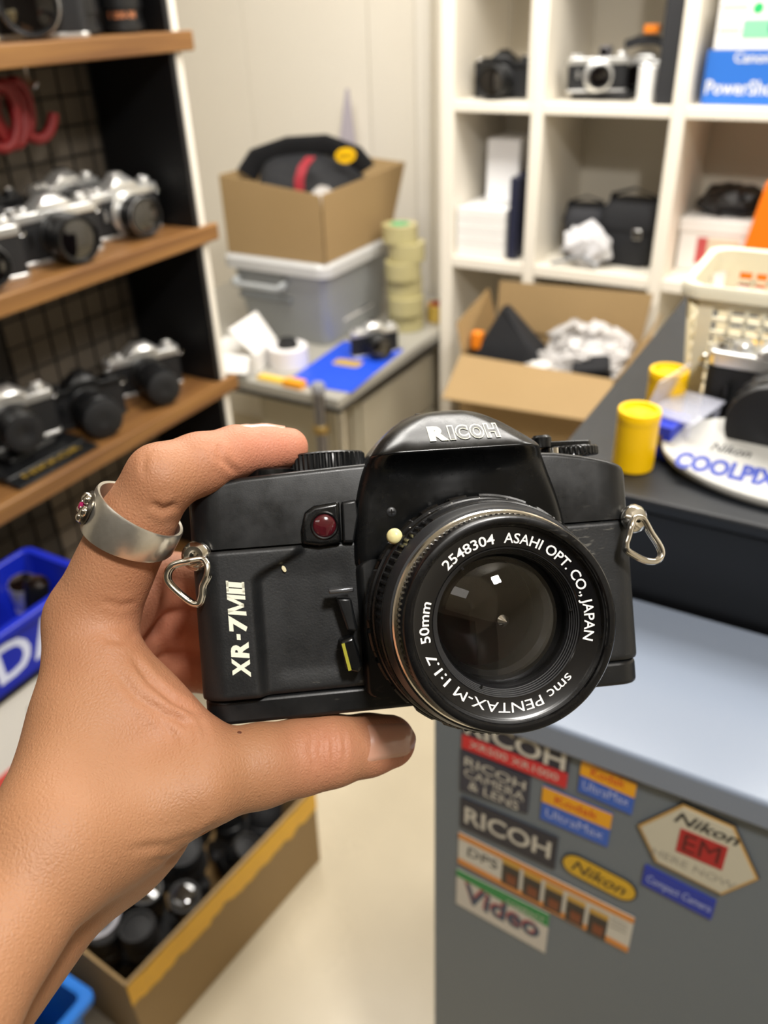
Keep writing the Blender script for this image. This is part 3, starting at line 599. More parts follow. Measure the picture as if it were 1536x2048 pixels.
for nm, x0, x1, z in (('upper', -.0945, -.0555, (1.040, 1.037, 1.005, 1.008)), ('lower', -.120, -.068, (.999, .998, .962, .963))):
    s = sticker('sticker', 'yellow and blue film sticker, %s' % ('smaller one just under the cabinet edge' if nm == 'upper' else 'larger one below the red strip'), x0, x1, z, '#2f5fc0')
    zm = (z[0]*.55 + z[3]*.45, z[1]*.55 + z[2]*.45); band(s, x0, x1, (z[0], z[1], zm[1], zm[0]), '#f0a800')
    stext(s, 'Kodak', (x0+x1)/2, (z[0]+zm[0])/2 - .004, .011, (x1-x0)*.62, ri_, off=.01); stext(s, 'UltraMax', (x0+x1)/2, (z[3]+zm[0])/2 - .004, .0125, (x1-x0)*.84, bi, off=.008)
s = thing('sticker', 'yellow pill-shaped sticker with black lettering', 'sticker', (0, FY, 0), group='stickers on the grey cabinet')
Mp = frame((-.0705, -.0003, .9245), (1, 0, -.12), (0, 0, 1))
MB().prism(rrect(-.0295, .0295, -.0125, .0125, .0124, 10), 0, .0006, Mp).build('border', di, s, smooth=False); MB().prism(rrect(-.028, .028, -.011, .011, .0109, 10), .0006, .0009, Mp).build('sheet', mat('sticker_gold', '#d9ab12', .35), s, smooth=False)
text('lettering', 'Nikon', Mp @ T((0, -.0055, .0011)), di, s, .018, .042, shear=.25, off=.01)
s = thing('sticker', 'large cream hexagonal sticker with red square', 'sticker', (0, FY, 0), group='stickers on the grey cabinet')
hexa = [(-.0505, .998), (-.034, .968), (.013, .962), (.0315, .992), (.009, 1.032), (-.025, 1.035)]; hc = (-.009, .998)
def hx_(q): return [(hc[0]+(a-hc[0])*q, hc[1]+(b-hc[1])*q) for a, b in hexa]
for nm, q, d0, d1, m_ in (('edge', 1.0, .0003, .0012, di), ('border', .985, .0012, .0016, mat('sticker_amber', '#c39a55', .4)), ('sheet', .93, .0016, .0020, mat('sticker_cream', '#cdc7b2', .4))):
    MB().loft([[(a, -d, b) for a, b in hx_(q)] for d in (d0, d1)]).build(nm, m_, s, smooth=False)
stext(s, 'Nikon', -.007, 1.0165, .0145, .042, di, rot=-1.5, d=-.0022, shear=.3, off=.02)
band(s, -.0225, .0085, (1.0125, 1.0115, .9875, .9885), '#b3171c', -.0021, 'red_square'); stext(s, 'EM', -.007, .992, .025, .024, mat('sticker_deep_red', '#5a0a0d', .5), d=-.0025, off=.02)
stext(s, 'HERE NOW', -.009, .9745, .0105, .056, gi, rot=-3, d=-.0022)
s = sticker('sticker', 'royal blue sticker with one line of pale lettering under the hexagon', -.040, .0105, (.960, .953, .931, .938), '#0c2fa6')
stext(s, 'Compact Camera', -.0145, .9415, .0115, .046, bi, rot=-6)
# things on the black counter
yel = mat('yellow_film_plastic', '#ffcb05', .35)
def film_can(label, loc):
    t = thing('film_canister', label, 'canister', loc, group='yellow film canisters')
    MB().lathe([(.0158, 0), (.0166, .001), (.0167, .042)], 36).build('can', yel, t)
    MB().lathe([(.0168, .0421), (.0171, .043), (.0171, .0505), (.0165, .0515), (.0135, .0515), (.0128, .0485), (.0085, .0485), (.008, .0495), (.0001, .0495)], 36).build('lid', yel, t)
film_can('yellow film canister at the front corner of the black counter', (-.134, .634, ZB + .0003))
film_can('yellow film canister beside the cream basket', (-.133, .727, ZB + .0003))
fb = thing('film_box', 'blue film carton behind the front yellow canister', 'carton', (-.119, .673, ZB + .0003), (0, 0, R_(-14)))
MB().box(-.013, .013, -.017, .017, 0, .03).build('carton', mat('royal_blue_card', '#1631b8', .35), fb, bevel=.0008)
MB().box(-.006, .006, -.0176, -.0171, .012, .022).build('print', mat('bronze_print', '#6d5a3a', .5), fb, smooth=False)
ct = thing('clear_case', 'clear plastic case resting on the blue film carton', 'case', (-.100, .695, ZB + .031), (R_(0), 0, R_(-14)))
clear = mat('clear_plastic', '#dfe2f2', .08, trans=.0, alpha=.35, coat=.5)
MB().board([(-.03, -.03, 0), (.012, -.03, 0), (.012, .03, 0), (-.03, .03, 0)], .003).build('lid', clear, ct, bevel=.001)
MB().board([(-.03, .03, 0), (-.03, -.035, 0), (-.022, -.03, .03), (-.022, .025, .03)], .0015).build('end_flap', clear, ct)
for dx in (-.022, .006): MB().box(dx, dx+.004, .022, .026, -.0305, -.0002).build('foot', clear, ct)
for dx in (.006,): MB().box(dx, dx+.004, -.033, -.029, -.0305, -.0002).build('foot', clear, ct)
cp = thing('oval_sign', 'white oval sign with blue capitals leaning on the black counter', 'sign', (-.019, .658, ZB + .0165), (R_(13), 0, R_(-2)))
el = [(.099*math.cos(a), .051*math.sin(a)) for a in [2*math.pi*k/64 for k in range(64)]]
MB().loft([[(x*q, y*q, z) for x, y in el] for z, q in ((-.0035, .985), (-.001, 1.0), (.002, .998), (.0035, .975))]).build('plate', mat('sign_white', '#b4b3ae', .4), cp)
text('lettering', 'COOLPIX', frame((-.042, -.034, .0037), (1, 0, 0), (0, 1, 0)), mat('sign_blue', '#16339c', .5), cp, .026, .078, off=.055)
text('lettering', 'Nikon', frame((-.044, -.006, .0037), (1, 0, 0), (0, 1, 0)), di, cp, .015, .031, shear=.25, off=.014)
MB().board([(-.01, -.012, .0036), (.096, -.012, .0036), (.098, -.002, .0036), (-.012, .0, .0036)], .0003).build('taupe_print', mat('taupe_print', '#8d8578', .5), cp, smooth=False)
MB().prism(rrect(-.04, .04, -.012, .012, .003), -.0195, -.0036, T((0, .02, 0)) ).build('stand_foot', blkmat, cp, bevel=.001)
make_slr('film_camera', 'silver-topped film camera with big black lens before the basket', None, (-.036, .744, ZB + .0005), -3, lens_r=.036, lens_l=.05, ring='black', cap=True, prism=True)
# cream basket
bk = thing('plastic_basket', 'cream plastic basket with square holes on the black counter', 'basket', (0.03, .835, ZB + .0005))
bpl = mat('cream_basket_plastic', '#e9e3cc', .35)
bx0, bx1, by0, by1, bh = -.155, .165, -.052, .056, .114
def lattice(p0, p1, h, nm):
    p0 = Vector(p0); p1 = Vector(p1); d = p1 - p0; Ln = d.length; d.normalize(); nrm = Vector((d.y, -d.x, 0)); out = .012
    m = MB(); t = .0022
    def bar(a0, a1, z0, z1):
        q = lambda a, z: p0 + d*a + nrm*(out*z/h) + Vector((0, 0, z))
        m.board([q(a0, z0), q(a1, z0), q(a1, z1), q(a0, z1)], t)
    bar(0, Ln, 0, .012); bar(0, Ln, h-.016, h); bar(0, .013, .012, h-.016); bar(Ln-.013, Ln, .012, h-.016)
    n = int((Ln-.026)/.0135); w = (Ln-.026)/n
    for k in range(1, n): bar(.013+k*w-.0018, .013+k*w+.0018, .012, h-.016)
    nz = 7; hz = (h-.028)/nz
    for k in range(1, nz): bar(.013, Ln-.013, .012+k*hz-.0018, .012+k*hz+.0018)
    return m.build(nm, bpl, bk, smooth=False)
lattice((bx0, by0, 0), (bx1, by0, 0), bh, 'lattice_wall'); lattice((bx1, by0, 0), (bx1, by1, 0), bh, 'lattice_wall'); lattice((bx1, by1, 0), (bx0, by1, 0), bh, 'lattice_wall'); lattice((bx0, by1, 0), (bx0, by0, 0), bh, 'lattice_wall')
MB().prism(rrect(bx0, bx1, by0, by1, .01), 0, .003).build('base', bpl, bk)
ro = rrect(bx0-.019, bx1+.019, by0-.019, by1+.019, .02, 8); rm = rrect(bx0-.017, bx1+.017, by0-.017, by1+.017, .018, 8); ri2 = rrect(bx0-.0105, bx1+.0105, by0-.0105, by1+.0105, .02, 8)
MB().loft([[(x, y, bh-.009) for x, y in ro], [(x, y, bh-.001) for x, y in ro], [(x, y, bh+.002) for x, y in rm], [(x, y, bh+.001) for x, y in ri2], [(x, y, bh-.02) for x, y in ri2]], False).build('rim', bpl, bk)
for k, (x, y, a, b, h, c, L_) in enumerate(((-.115, -.02, .04, .05, .05, '#f3b818', 'yellow film box inside the cream basket'), (-.07, .028, .04, .04, .075, '#8f9096', 'grey film box inside the cream basket'), (-.025, -.02, .04, .05, .06, '#2e9b57', 'green film box inside the cream basket'), (.05, .0, .06, .07, .07, '#3b4048', 'dark film box inside the cream basket'), (-.018, .03, .04, .04, .065, '#56606e', 'slate film box inside the cream basket'))):
    tag(MB().box(.03+x-a/2, .03+x+a/2, .835+y-b/2, .835+y+b/2, ZB + .0042, ZB + .004+h).build('film_box', mat('box_%d' % k, c, .4), bevel=.001), L_, 'carton', 'film boxes in the basket')

# ================================================================ floor box with yellow tape, blue crate
fbx = thing('cardboard_box', 'cardboard box with yellow tape full of black lenses on the floor', 'box', (-.83, .64, 0))
P = {'nr': (-.735, .41), 'fr': (-.69, .865), 'fl': (-.93, .88), 'nl': (-.935, .425)}
P = {k: (a+.83, b-.64) for k, (a, b) in P.items()}
def w3(k, z, s=1.0): return (P[k][0]*s, P[k][1]*s, z)
FH = .215
for nm, a, b in (('right_wall', 'nr', 'fr'), ('rear_wall', 'fr', 'fl'), ('left_wall', 'fl', 'nl'), ('front_wall', 'nl', 'nr')):
    MB().board([w3(a, .001, .985), w3(b, .001, .985), w3(b, FH), w3(a, FH)], -.005).build(nm, card, fbx, smooth=False)
MB().loft([[w3(k, z, .965) for k in ('nr', 'fr', 'fl', 'nl')] for z in (.001, .006)]).build('bottom', card_in, fbx, smooth=False)
# torn yellow tape along the upper edge of the right wall
m = MB(); n = 60; a = Vector(w3('nr', FH)); b = Vector(w3('fr', FH)); r2 = random.Random(4)
nv = (b-a).cross(Vector((0, 0, 1))).normalized()*.0012
top = []; bot = []
for k in range(n+1):
    p = a.lerp(b, k/n); top.append(p + nv + Vector((0, 0, -.004 + .003*noise.noise(Vector((k*.3, 0, 0)))))); bot.append(p + nv*.9 + Vector((0, 0, -.058 + .010*noise.noise(Vector((k*.35, 5, 0)))+ (.006 if 22 < k < 30 else 0))))
m.add([tuple(p) for p in top+bot], [(k, k+1, n+2+k, n+1+k) for k in range(n)])
m.build('tape_strip', mat('yellow_tape', '#f2b70c', .3, var=(20, .3, '#d99f08')), fbx, smooth=False)
r3 = random.Random(11)
GL = 'black lenses heaped in the floor box'
adj = ['stubby', 'long', 'ribbed', 'narrow', 'wide', 'dusty', 'glossy', 'short']
spots = [(-.80, .50), (-.795, .60), (-.775, .70), (-.765, .79), (-.86, .47), (-.85, .56), (-.84, .66), (-.82, .76), (-.865, .53), (-.87, .62), (-.87, .72), (-.865, .81)]
for k, (x, y) in enumerate(spots):
    r = r3.uniform(.027, .036); h = r3.uniform(.05, .08)
    t = thing('camera_lens', ('black lens lying against the taped wall of the floor box', 'black lens in the middle of the heap in the taped floor box', 'black lens against the untaped wall of the taped floor box')[0 if x > -.80 else 1 if x > -.87 else 2], 'lens', (x, y, .128 + r3.uniform(-.01, .008)), (R_(r3.uniform(-26, 26)), R_(r3.uniform(-26, 26)), r3.uniform(0, 6)), GL)
    n = 32; rings = []
    for hh, rr, kn in ((0, .8, 0), (.06, .86, 0), (.08, 1, 0), (.3, 1, 1), (.32, .93, 0), (.5, .93, 0), (.52, 1, 1), (.85, 1, 1), (.87, .95, 0), (1, .93, 0), (1, .8, 0), (.93, .76, 0)):
        rings.append([(r*rr*(1-(.04 if kn and j % 2 else 0))*math.cos(2*math.pi*j/n), r*rr*(1-(.04 if kn and j % 2 else 0))*math.sin(2*math.pi*j/n), h*hh) for j in range(n)])
    MB().loft(rings).build('barrel', blk if k % 3 else blkmat, t)
    MB().lathe([(r*.75, h*.93), (r*.5, h*.96), (.0001, h*.98)], 24).build('lens_glass', glass_d if k % 2 else blkmat, t)
for k, (x, y) in enumerate([(-.84, .48), (-.84, .57), (-.84, .66), (-.83, .75), (-.82, .80)]):
    t = thing('compact_camera', 'black camera body buried in the cardboard box with yellow tape', 'camera', (x, y, .055), (R_(r3.uniform(-20, 20)), R_(r3.uniform(-20, 20)), r3.uniform(0, 6)), 'black camera bodies buried in the floor box')
    MB().prism(rrect(-.05, .05, -.014, .014, .008), 0, .05).build('body', blkmat, t, bevel=.002)
    MB().lathe([(.02, 0), (.02, .015), (.016, .017)], 20, T((0, -.014, .025)) @ RX(90)).build('lens_mount', blk, t)
o = tag(MB().lathe([(.030, 0), (.038, 0), (.0385, .003), (.038, .008), (.031, .008), (.030, .005), (.030, 0)], 40, cap=False).build('filter_ring', mat('pale_ring', '#b9bac4', .35, .3)), 'pale grey filter ring lying on the black lenses in the floor box', 'ring'); o.location = (-.868, .478, .206); o.rotation_euler = (R_(12), R_(14), 0)
cr = open_tray('crate', 'bright blue plastic crate on the floor before the cardboard box', 'crate', -1.06, -.79, .12, .372, .0, .20, mat('sky_blue_plastic', '#1f7be0', .3), rim=.014, slope=.02)
make_slr('film_camera', 'silver film camera lying on top inside the blue crate', None, (-.90, .25, .095), 60, top='silver', tilt=-35)
o = tag(blob('grey_cloth', mat('grey_cloth', '#4b4c50', .8), None, (.19, .17, .085), 41, .3, 2, 3, flat=.3), 'dark grey cloth in the bottom of the blue crate', 'cloth'); o.location = (-.92, .25, .006)
# ================================================================ the camera held in the hand (local units: millimetres)
def _hero_axes(roll, yaw):
    r = R_(roll); w = R_(yaw); x = np.array([1, 0, 0.]); y = np.array([0, 0, 1.]); z = np.array([0, -1., 0])
    x1 = math.cos(w)*x + math.sin(w)*y; y1 = -math.sin(w)*x + math.cos(w)*y
    q = np.array([[math.cos(r), math.sin(r), 0], [-math.sin(r), math.cos(r), 0], [0, 0, 1]])
    return np.stack([q @ x1, q @ y1, q @ z], 1)
HA = _hero_axes(4.2, 7.0)
HO = np.array([(832 - CX)/FPX, (1190 - CY)/FPX, 1.0]) * 258.0
def hp(px, py, y=0.0):
    d = np.array([(px - CX)/FPX, (py - CY)/FPX, 1.0]); a = HA.T @ d; b = HA.T @ HO
    return HA.T @ (d*((y + b[1])/a[1]) - HO)
def hscale(px, py, y):                          # millimetres per pixel there
    c = HO + HA @ hp(px, py, y); return c[2]/FPX
HM = Matrix.Identity(4)
_w = RW @ HA; _o = CAM + RW @ HO * 0.001
for r in range(3):
    for c in range(3): HM[r][c] = _w[r][c]
    HM[r][3] = _o[r]
class HB(MB):
    def build(s, name, material, parent=None, **k):
        s.v = [(x*.001, y*.001, z*.001) for x, y, z in s.v]
        return MB.build(s, name, material, parent, **k)

def worn(name, col, rough, scratch, bumpv=(900, .25, .0002), col2=None):
    """black finish with fine pale scratches and rubbed patches"""
    m = mat(name, col, rough, spec=.38); nt = m.node_tree; N = nt.nodes; L = nt.links; b = N['Principled BSDF']
    tc = N.new('ShaderNodeTexCoord')
    n1 = N.new('ShaderNodeTexNoise'); n1.inputs['Scale'].default_value = 55; n1.inputs['Detail'].default_value = 8; n1.inputs['Roughness'].default_value = .7
    L.new(tc.outputs['Object'], n1.inputs['Vector'])
    mr = N.new('ShaderNodeMapRange'); mr.inputs[1].default_value = .35; mr.inputs[2].default_value = .7; mr.inputs[3].default_value = rough-.08; mr.inputs[4].default_value = rough+.12
    L.new(n1.outputs['Fac'], mr.inputs[0]); L.new(mr.outputs[0], b.inputs['Roughness'])
    mp = N.new('ShaderNodeMapping'); mp.inputs['Scale'].default_value = (260, 120, 900); mp.inputs['Rotation'].default_value = (.3, .5, .6)
    n2 = N.new('ShaderNodeTexNoise'); n2.inputs['Scale'].default_value = 1; n2.inputs['Detail'].default_value = 2
    L.new(tc.outputs['Object'], mp.inputs[0]); L.new(mp.outputs[0], n2.inputs['Vector'])
    n3 = N.new('ShaderNodeTexNoise'); n3.inputs['Scale'].default_value = 30; L.new(tc.outputs['Object'], n3.inputs['Vector'])
    ad = N.new('ShaderNodeMath'); ad.operation = 'MULTIPLY'; L.new(n2.outputs['Fac'], ad.inputs[0]); L.new(n3.outputs['Fac'], ad.inputs[1])
    r2 = N.new('ShaderNodeMapRange'); r2.inputs[1].default_value = .40; r2.inputs[2].default_value = .50; r2.inputs[4].default_value = scratch
    L.new(ad.outputs[0], r2.inputs[0])
    mx = N.new('ShaderNodeMix'); mx.data_type = 'RGBA'; mx.inputs[6].default_value = (*lin(col), 1); mx.inputs[7].default_value = (*lin(col2 or '#77746c'), 1)
    L.new(r2.outputs[0], mx.inputs[0]); L.new(mx.outputs[2], b.inputs['Base Color'])
    n4 = N.new('ShaderNodeTexNoise'); n4.inputs['Scale'].default_value = bumpv[0]; L.new(tc.outputs['Object'], n4.inputs['Vector'])
    bp = N.new('ShaderNodeBump'); bp.inputs['Strength'].default_value = bumpv[1]; bp.inputs['Distance'].default_value = bumpv[2]
    L.new(n4.outputs['Fac'], bp.inputs['Height']); L.new(bp.outputs[0], b.inputs['Normal'])
    return m
shell = worn('camera_black_shell', '#0f1011', .34, .12, (2500, .12, .0001))
shell_g = worn('camera_gloss_shell', '#08090a', .24, .14, (2000, .04, .0001))
rubber = worn('camera_rubber', '#151617', .46, .5, (1600, .25, .0002))
lensblk = worn('lens_black', '#070708', .28, .2, (1800, .06, .0001))
lensgrey = mat('lens_grey_ring', '#1c1d1f', .4, .0, var=(400, .4, '#131416'))
steel_h = mat('bright_steel', '#e3dfd6', .14, 1.0)
cream_ink = mat('cream_ink', '#d9d8c6', .5); white_eng = mat('engraved_white', '#ece9e2', .5)

hc_ = thing('slr_camera', 'worn black film camera with prime lens held up in a hand', 'camera')
hc_.matrix_world = HM

def sm(a, b, x):
    t = min(1, max(0, (x-a)/(b-a))); return t*t*(3-2*t)
# ---- lower body
HB().prism(rrect(-64.5, 69.5, 3.5, 32, 7), -27, 18.0).build('body_core', shell, hc_)
HB().prism(rrect(-66, 71, .6, 33, 7.5, 8), -34.2, -26.6).build('bottom_plate', shell, hc_, bevel=.0012, seg=3)
def front_path(side):
    """outline of half of the front from the mount frame round the end to the back; list of (x, y, t)"""
    if side < 0:
        p = [(-16 - (43.0)*k/60, 0, 1) for k in range(61)] + [(-59 - 7.6*math.sin(R_(a)), 7.6 - 7.6*math.cos(R_(a)), 1 - a/90) for a in range(6, 91, 6)] + [(-66.6, 7.6 + k*4, 0) for k in range(1, 7)]
    else:
        p = [(46 + 18.0*k/20, 0, 1) for k in range(21)] + [(64 + 7.6*math.sin(R_(a)), 7.6 - 7.6*math.cos(R_(a)), 1 - a/90) for a in range(6, 91, 6)] + [(71.6, 7.6 + k*4, 0) for k in range(1, 7)]
    return p
def leather(side, nm):
    P_ = front_path(side); rows = []
    nz = 64
    for i in range(nz+1):
        z = -26.2 + 44.2*i/nz; row = []
        for x, y, t in P_:
            d = 0.0
            if side < 0:
                xb = -47.5 + 13.5*sm(7.5, 17.0, z)**1.25*1.0
                d = 3.4 * sm(xb + 1.6, xb - 2.4, x) if x > xb - 4 else 3.4
                d *= (.35 + .65*t) if t < 1 else 1
                if x > -47: d -= .5*sm(-47, -40, x)*sm(-24, -18, z)*sm(16, 8, z)*sm(-18, -24, x)   # hollow of the grip
            row.append((x, y - d, z))
        # soft top and bottom edges
        e = max(0, 1 - (z + 26.2)/1.2, 1 - (18.0 - z)/.9)
        row = [(x, y + .9*e*e, z) for x, y, z in row]
        rows.append(row)
    m = HB().loft(rows, closed=False)
    return m.build(nm, rubber, hc_, angle=60)
lea_l = leather(-1, 'grip_cover'); lea_r = leather(1, 'side_cover')
# ---- top cover
xs = [-66.8, -66.4, -65.5, -64, -62, -60, -57, -50, -40, -30, -20, -10, 0, 14, 30, 40, 47, 55, 60, 64, 67, 69, 70.5, 71.4, 71.8]
zx = [-67, -64, -60, -50, -13, 43, 52, 62, 68, 72]; zz = [34.2, 36.4, 38.0, 39.6, 41.4, 41.4, 40.3, 38.0, 36.2, 34.6]
rings = []
for x in xs:
    d = max(0, (-58.8 - x)/8.05, (x - 63.8)/8.05); f_ = 8*(1 - math.sqrt(max(0, 1 - min(1, d)**2)))
    zt = float(np.interp(x, zx, zz)); b = 1.6 + 1.0*d
    ring = [(f_, 18.5)] + [(f_ + b*(1 - math.cos(R_(a))), zt - b + b*math.sin(R_(a))) for a in (0, 22, 45, 68, 90)]
    ring += [(33-f_-b*(1-math.cos(R_(a))), zt - b + b*math.sin(R_(a))) for a in (90, 60, 30, 0)] + [(33-f_, 18.5)]
    rings.append([(x, y, z) for y, z in ring])
HB().loft(rings).build('top_cover', shell, hc_, angle=32)
# ---- mount frame and prism hump
HB().prism(rrect(-17.5, 47.5, -29.5, 30, 3), 3.2, 8, RX(90)).build('mount_frame', shell, hc_, bevel=.0008) if False else None
fr = HB(); fr.loft([[(x, y, z) for x, z in rrect(-17.2-a, 47-b_, -29.5, 12, 3)] for y, a, b_ in ((6, 1.2, -1), (-1, .6, -.4), (-3.2, 0, 0), (-4.0, -1.0, 1.0))])
fr.build('mount_frame', shell, hc_, angle=50)
hump = []
for z, xl, xr, yf, cr in ((4, -18.4, 49.5, -3.4, 4), (14, -18.2, 49.0, -3.6, 4), (22, -17.6, 48.0, -3.9, 4.5), (28, -17.0, 46.6, -4.2, 5), (33, -15.9, 45.2, -4.6, 6), (37, -14.6, 43.8, -5.4, 6.5), (39.6, -13.5, 42.6, -7.2, 7), (41.4, -12.6, 41.7, -9.4, 7.5), (42.6, -12.0, 41.1, -11.1, 8), (43.1, -11.6, 40.8, -11.5, 8), (43.6, -11.2, 40.4, -11.3, 8), (44.6, -10.5, 39.6, -10.5, 8), (46, -9.4, 38.2, -9.2, 8),
                          (48, -7.6, 36.0, -7.0, 8), (50.5, -4.9, 33.2, -4.4, 8), (53, -1.7, 30.0, -1.6, 8), (55, 1.6, 26.8, .9, 8), (56.2, 4.6, 23.8, 3.2, 8), (56.8, 7.4, 21.0, 6.0, 6.5)):
    hump.append([(x, y, z) for x, y in rrect(xl, xr, yf, 31 - max(0, z-44)*.9, cr, 7)])
hp_o = HB().loft(hump).build('prism_housing', shell_g, hc_, angle=70)
hp_o2 = hp_o.modifiers.new('sub', 'SUBSURF'); hp_o2.levels = 1; hp_o2.render_levels = 2
HB().box(6, 22, 13, 26, 55.6, 57.1).build('hot_shoe', shell, hc_, bevel=.0005)
# lettering laid on curved surfaces
def lay(verts, faces, target, nm, material, lift=.12, conv=None):
    me = target.data; bvh = BVHTree.FromPolygons([v.co for v in me.vertices], [p.vertices[:] for p in me.polygons])
    out = []
    for x, z in verts:
        hit = bvh.ray_cast(Vector((x*.001, -.08, z*.001)), Vector((0, 1, 0)))
        y = hit[0].y*1000 - lift if hit[0] else -4
        out.append((x, y, z))
    return HB().add(out, faces).build(nm, material, hc_, smooth=False)
def subdiv(v, f):
    bm = bmesh.new(); vs = [bm.verts.new(p) for p in v]
    for q in f:
        try: bm.faces.new([vs[i] for i in q])
        except ValueError: pass
    bmesh.ops.triangulate(bm, faces=bm.faces)
    bmesh.ops.subdivide_edges(bm, edges=[e for e in bm.edges if e.calc_length() > .6], cuts=2, use_grid_fill=False); bmesh.ops.triangulate(bm, faces=bm.faces)
    bm.verts.index_update(); V = [tuple(v_.co) for v_ in bm.verts]; F = [tuple(v_.index for v_ in q.verts) for q in bm.faces]; bm.free(); return V, F
def put(v, x0, x1, z0, z1):
    a0 = min(p[0] for p in v); a1 = max(p[0] for p in v); b0 = min(p[1] for p in v); b1 = max(p[1] for p in v)
    return [(x0 + (p[0]-a0)/(a1-a0)*(x1-x0), z0 + (p[1]-b0)/(b1-b0)*(z1-z0), 0) for p in v]
v, f = text_geo('R', 1, off=.07); v, f = subdiv(put(v, 6.2, 12.0, 46.0, 50.9), f); lay([(p[0], p[1]) for p in v], f, hp_o, 'lettering', cream_ink, .25)
letters = (('I', 12.3, 14.2), ('C', 14.5, 18.6), ('O', 18.9, 23.3), ('H', 23.6, 27.8))
for ch, a, b in letters:
    v, f = text_geo(ch, 1, off=.075); v, f = subdiv(put(v, a, b, 46.0, 50.9), f); lay([(p[0], p[1]) for p in v], f, hp_o, 'lettering', cream_ink, .25)
    v, f = text_geo(ch, 1, off=.014); v, f = subdiv(put(v, a+.34, b-.34, 46.35, 50.55), f); lay([(p[0], p[1]) for p in v], f, hp_o, 'lettering_core', shell_g, .45)
# XR-7MII up the grip
zc = -19.6
M_GLYPH = ([(0, 0, 0), (.2, 0, 0), (.2, 1, 0), (0, 1, 0), (.8, 0, 0), (1, 0, 0), (1, 1, 0), (.8, 1, 0), (.05, 1, 0), (.26, 1, 0), (.58, .1, 0), (.42, .1, 0), (.74, 1, 0), (.95, 1, 0)], [(0, 1, 2, 3), (4, 5, 6, 7), (8, 11, 10, 9), (12, 11, 10, 13)])
for ch, ln in (('X', 5.6), ('R', 5.2), ('-', 2.4), ('7', 5.0), ('M', 6.2), ('I', 1.9), ('I', 1.9)):
    v, f = text_geo(ch, 1, off=.045) if ch != 'M' else M_GLYPH
    if ch == '-': v = put(v, zc, zc+ln-.7, 2.2, 3.3)
    else: v = put(v, zc, zc+ln-.35, 0, 5.3)
    v = [(p[0] + .16*p[1], p[1], 0) for p in v]
    v, f = subdiv(v, f)
    lay([(-51.4 - p[1], p[0]) for p in v], f, lea_l, 'lettering', cream_ink, .15); zc += ln
for zt_ in (0, 1): # serifs closing the two strokes of the numeral
    v, f = MB().box(zc-3.3, zc-.1, zt_*4.6, zt_*4.6+.7, 0, .01).v, [(4, 5, 7, 6)]
    lay([(-51.4 - p[1], p[0] + .16*p[1]) for p in v], f, lea_l, 'lettering', cream_ink, .15)
# ---- self-timer lamp
def hxz(px, py, y): p = hp(px, py, y); return (p[0], p[2])
poly = [hxz(*q, -2.5) for q in ((606, 1088), (604, 1055), (610, 1025), (628, 1012), (678, 1003), (683, 1085), (640, 1092))]
def outline_loft(poly, ys, shr):
    cxm = sum(p[0] for p in poly)/len(poly); czm = sum(p[1] for p in poly)/len(poly)
    return [[(cxm + (x-cxm)*s, y, czm + (z-czm)*s) for x, z in poly] for y, s in zip(ys, shr)]
HB().loft(outline_loft(poly, (.5, -2.2, -3.0), (1.04, 1.0, .9))).build('lamp_housing', shell_g, hc_, bevel=.0006, seg=3)
poly2 = [hxz(*q, -2.5) for q in ((684, 1004), (712, 999), (717, 1030), (708, 1086), (687, 1086))]
HB().loft(outline_loft(poly2, (.5, -1.6, -2.2), (1.04, 1.0, .92))).build('lamp_side_plate', shell, hc_, bevel=.0004)
lx, lz = hxz(649, 1051, -3); ML = T((lx, -2.9, lz)) @ RX(90)
HB().lathe([(4.1, -.2), (4.3, .3), (3.9, .7), (3.5, .5), (3.4, .1)], 40, ML, cap=False).build('lamp_bezel', lensblk, hc_)
HB().lathe([(3.5, 0), (3.3, .35), (2.4, .75), (1.2, .95), (.0001, 1.0)], 40, ML).build('lamp_lens', mat('ruby_lamp', '#4a1019', .12, coat=1.0, var=(900, .5, '#1d0509')), hc_)
# ---- screw, preview lever, lens release
sx_, sz_ = hxz(783, 1024, -4.2); MS = T((sx_, -4.0, sz_)) @ RX(90)
HB().lathe([(1.5, 0), (1.5, .25), (1.2, .45), (.0001, .5)], 24, MS).build('screw', lensgrey, hc_)
HB().box(-.9, .9, -.2, .2, .47, .56, 0, MS).box(-.2, .2, -.9, .9, .47, .56, 0, MS).build('screw_slot', lensblk, hc_)
lv = [hxz(*q, -6) for q in ((655, 1178), (658, 1186), (706, 1182), (706, 1172))]
HB().loft([[(x, y, z) for x, z in lv] for y in (-9.5, -4.5)]).build('preview_lever', mat('lever_steel', '#6a6c70', .3, .9), hc_, bevel=.0004)
b0 = hxz(690, 1240, -4); HB().loft([[(x, y, z) for x, z in [hxz(*q, -5) for q in ((672, 1195), (702, 1195), (716, 1262), (694, 1262))]] for y in (0.2, -6.0)]).build('lever_block', shell, hc_, bevel=.0008)
rl = [hxz(*q, -6) for q in ((680, 1280), (706, 1270), (726, 1330), (718, 1345), (690, 1338))]
HB().loft(outline_loft(rl, (0, -6.5, -7.5), (1.0, 1.0, .9))).build('lens_release', shell_g, hc_, bevel=.0006)
HB().loft([[(x, y, z) for x, z in [hxz(*q, -7.6) for q in ((683, 1288), (689, 1286), (703, 1340), (697, 1342))]] for y in (-7.3, -7.75)]).build('release_mark', mat('olive_mark', '#8f8a1c', .5), hc_, smooth=False)
cx_, cz_ = hxz(568, 1138, -.3)
HB().lathe([(1.1, 0), (1.0, .25), (.0001, .35)], 12, T((cx_, -.2, cz_)) @ RX(90) @ RZ(25) @ Matrix.Diagonal((.55, 1, 1, 1))).build('paint_chip', mat('paint_chip', '#c7bd98', .6), hc_)
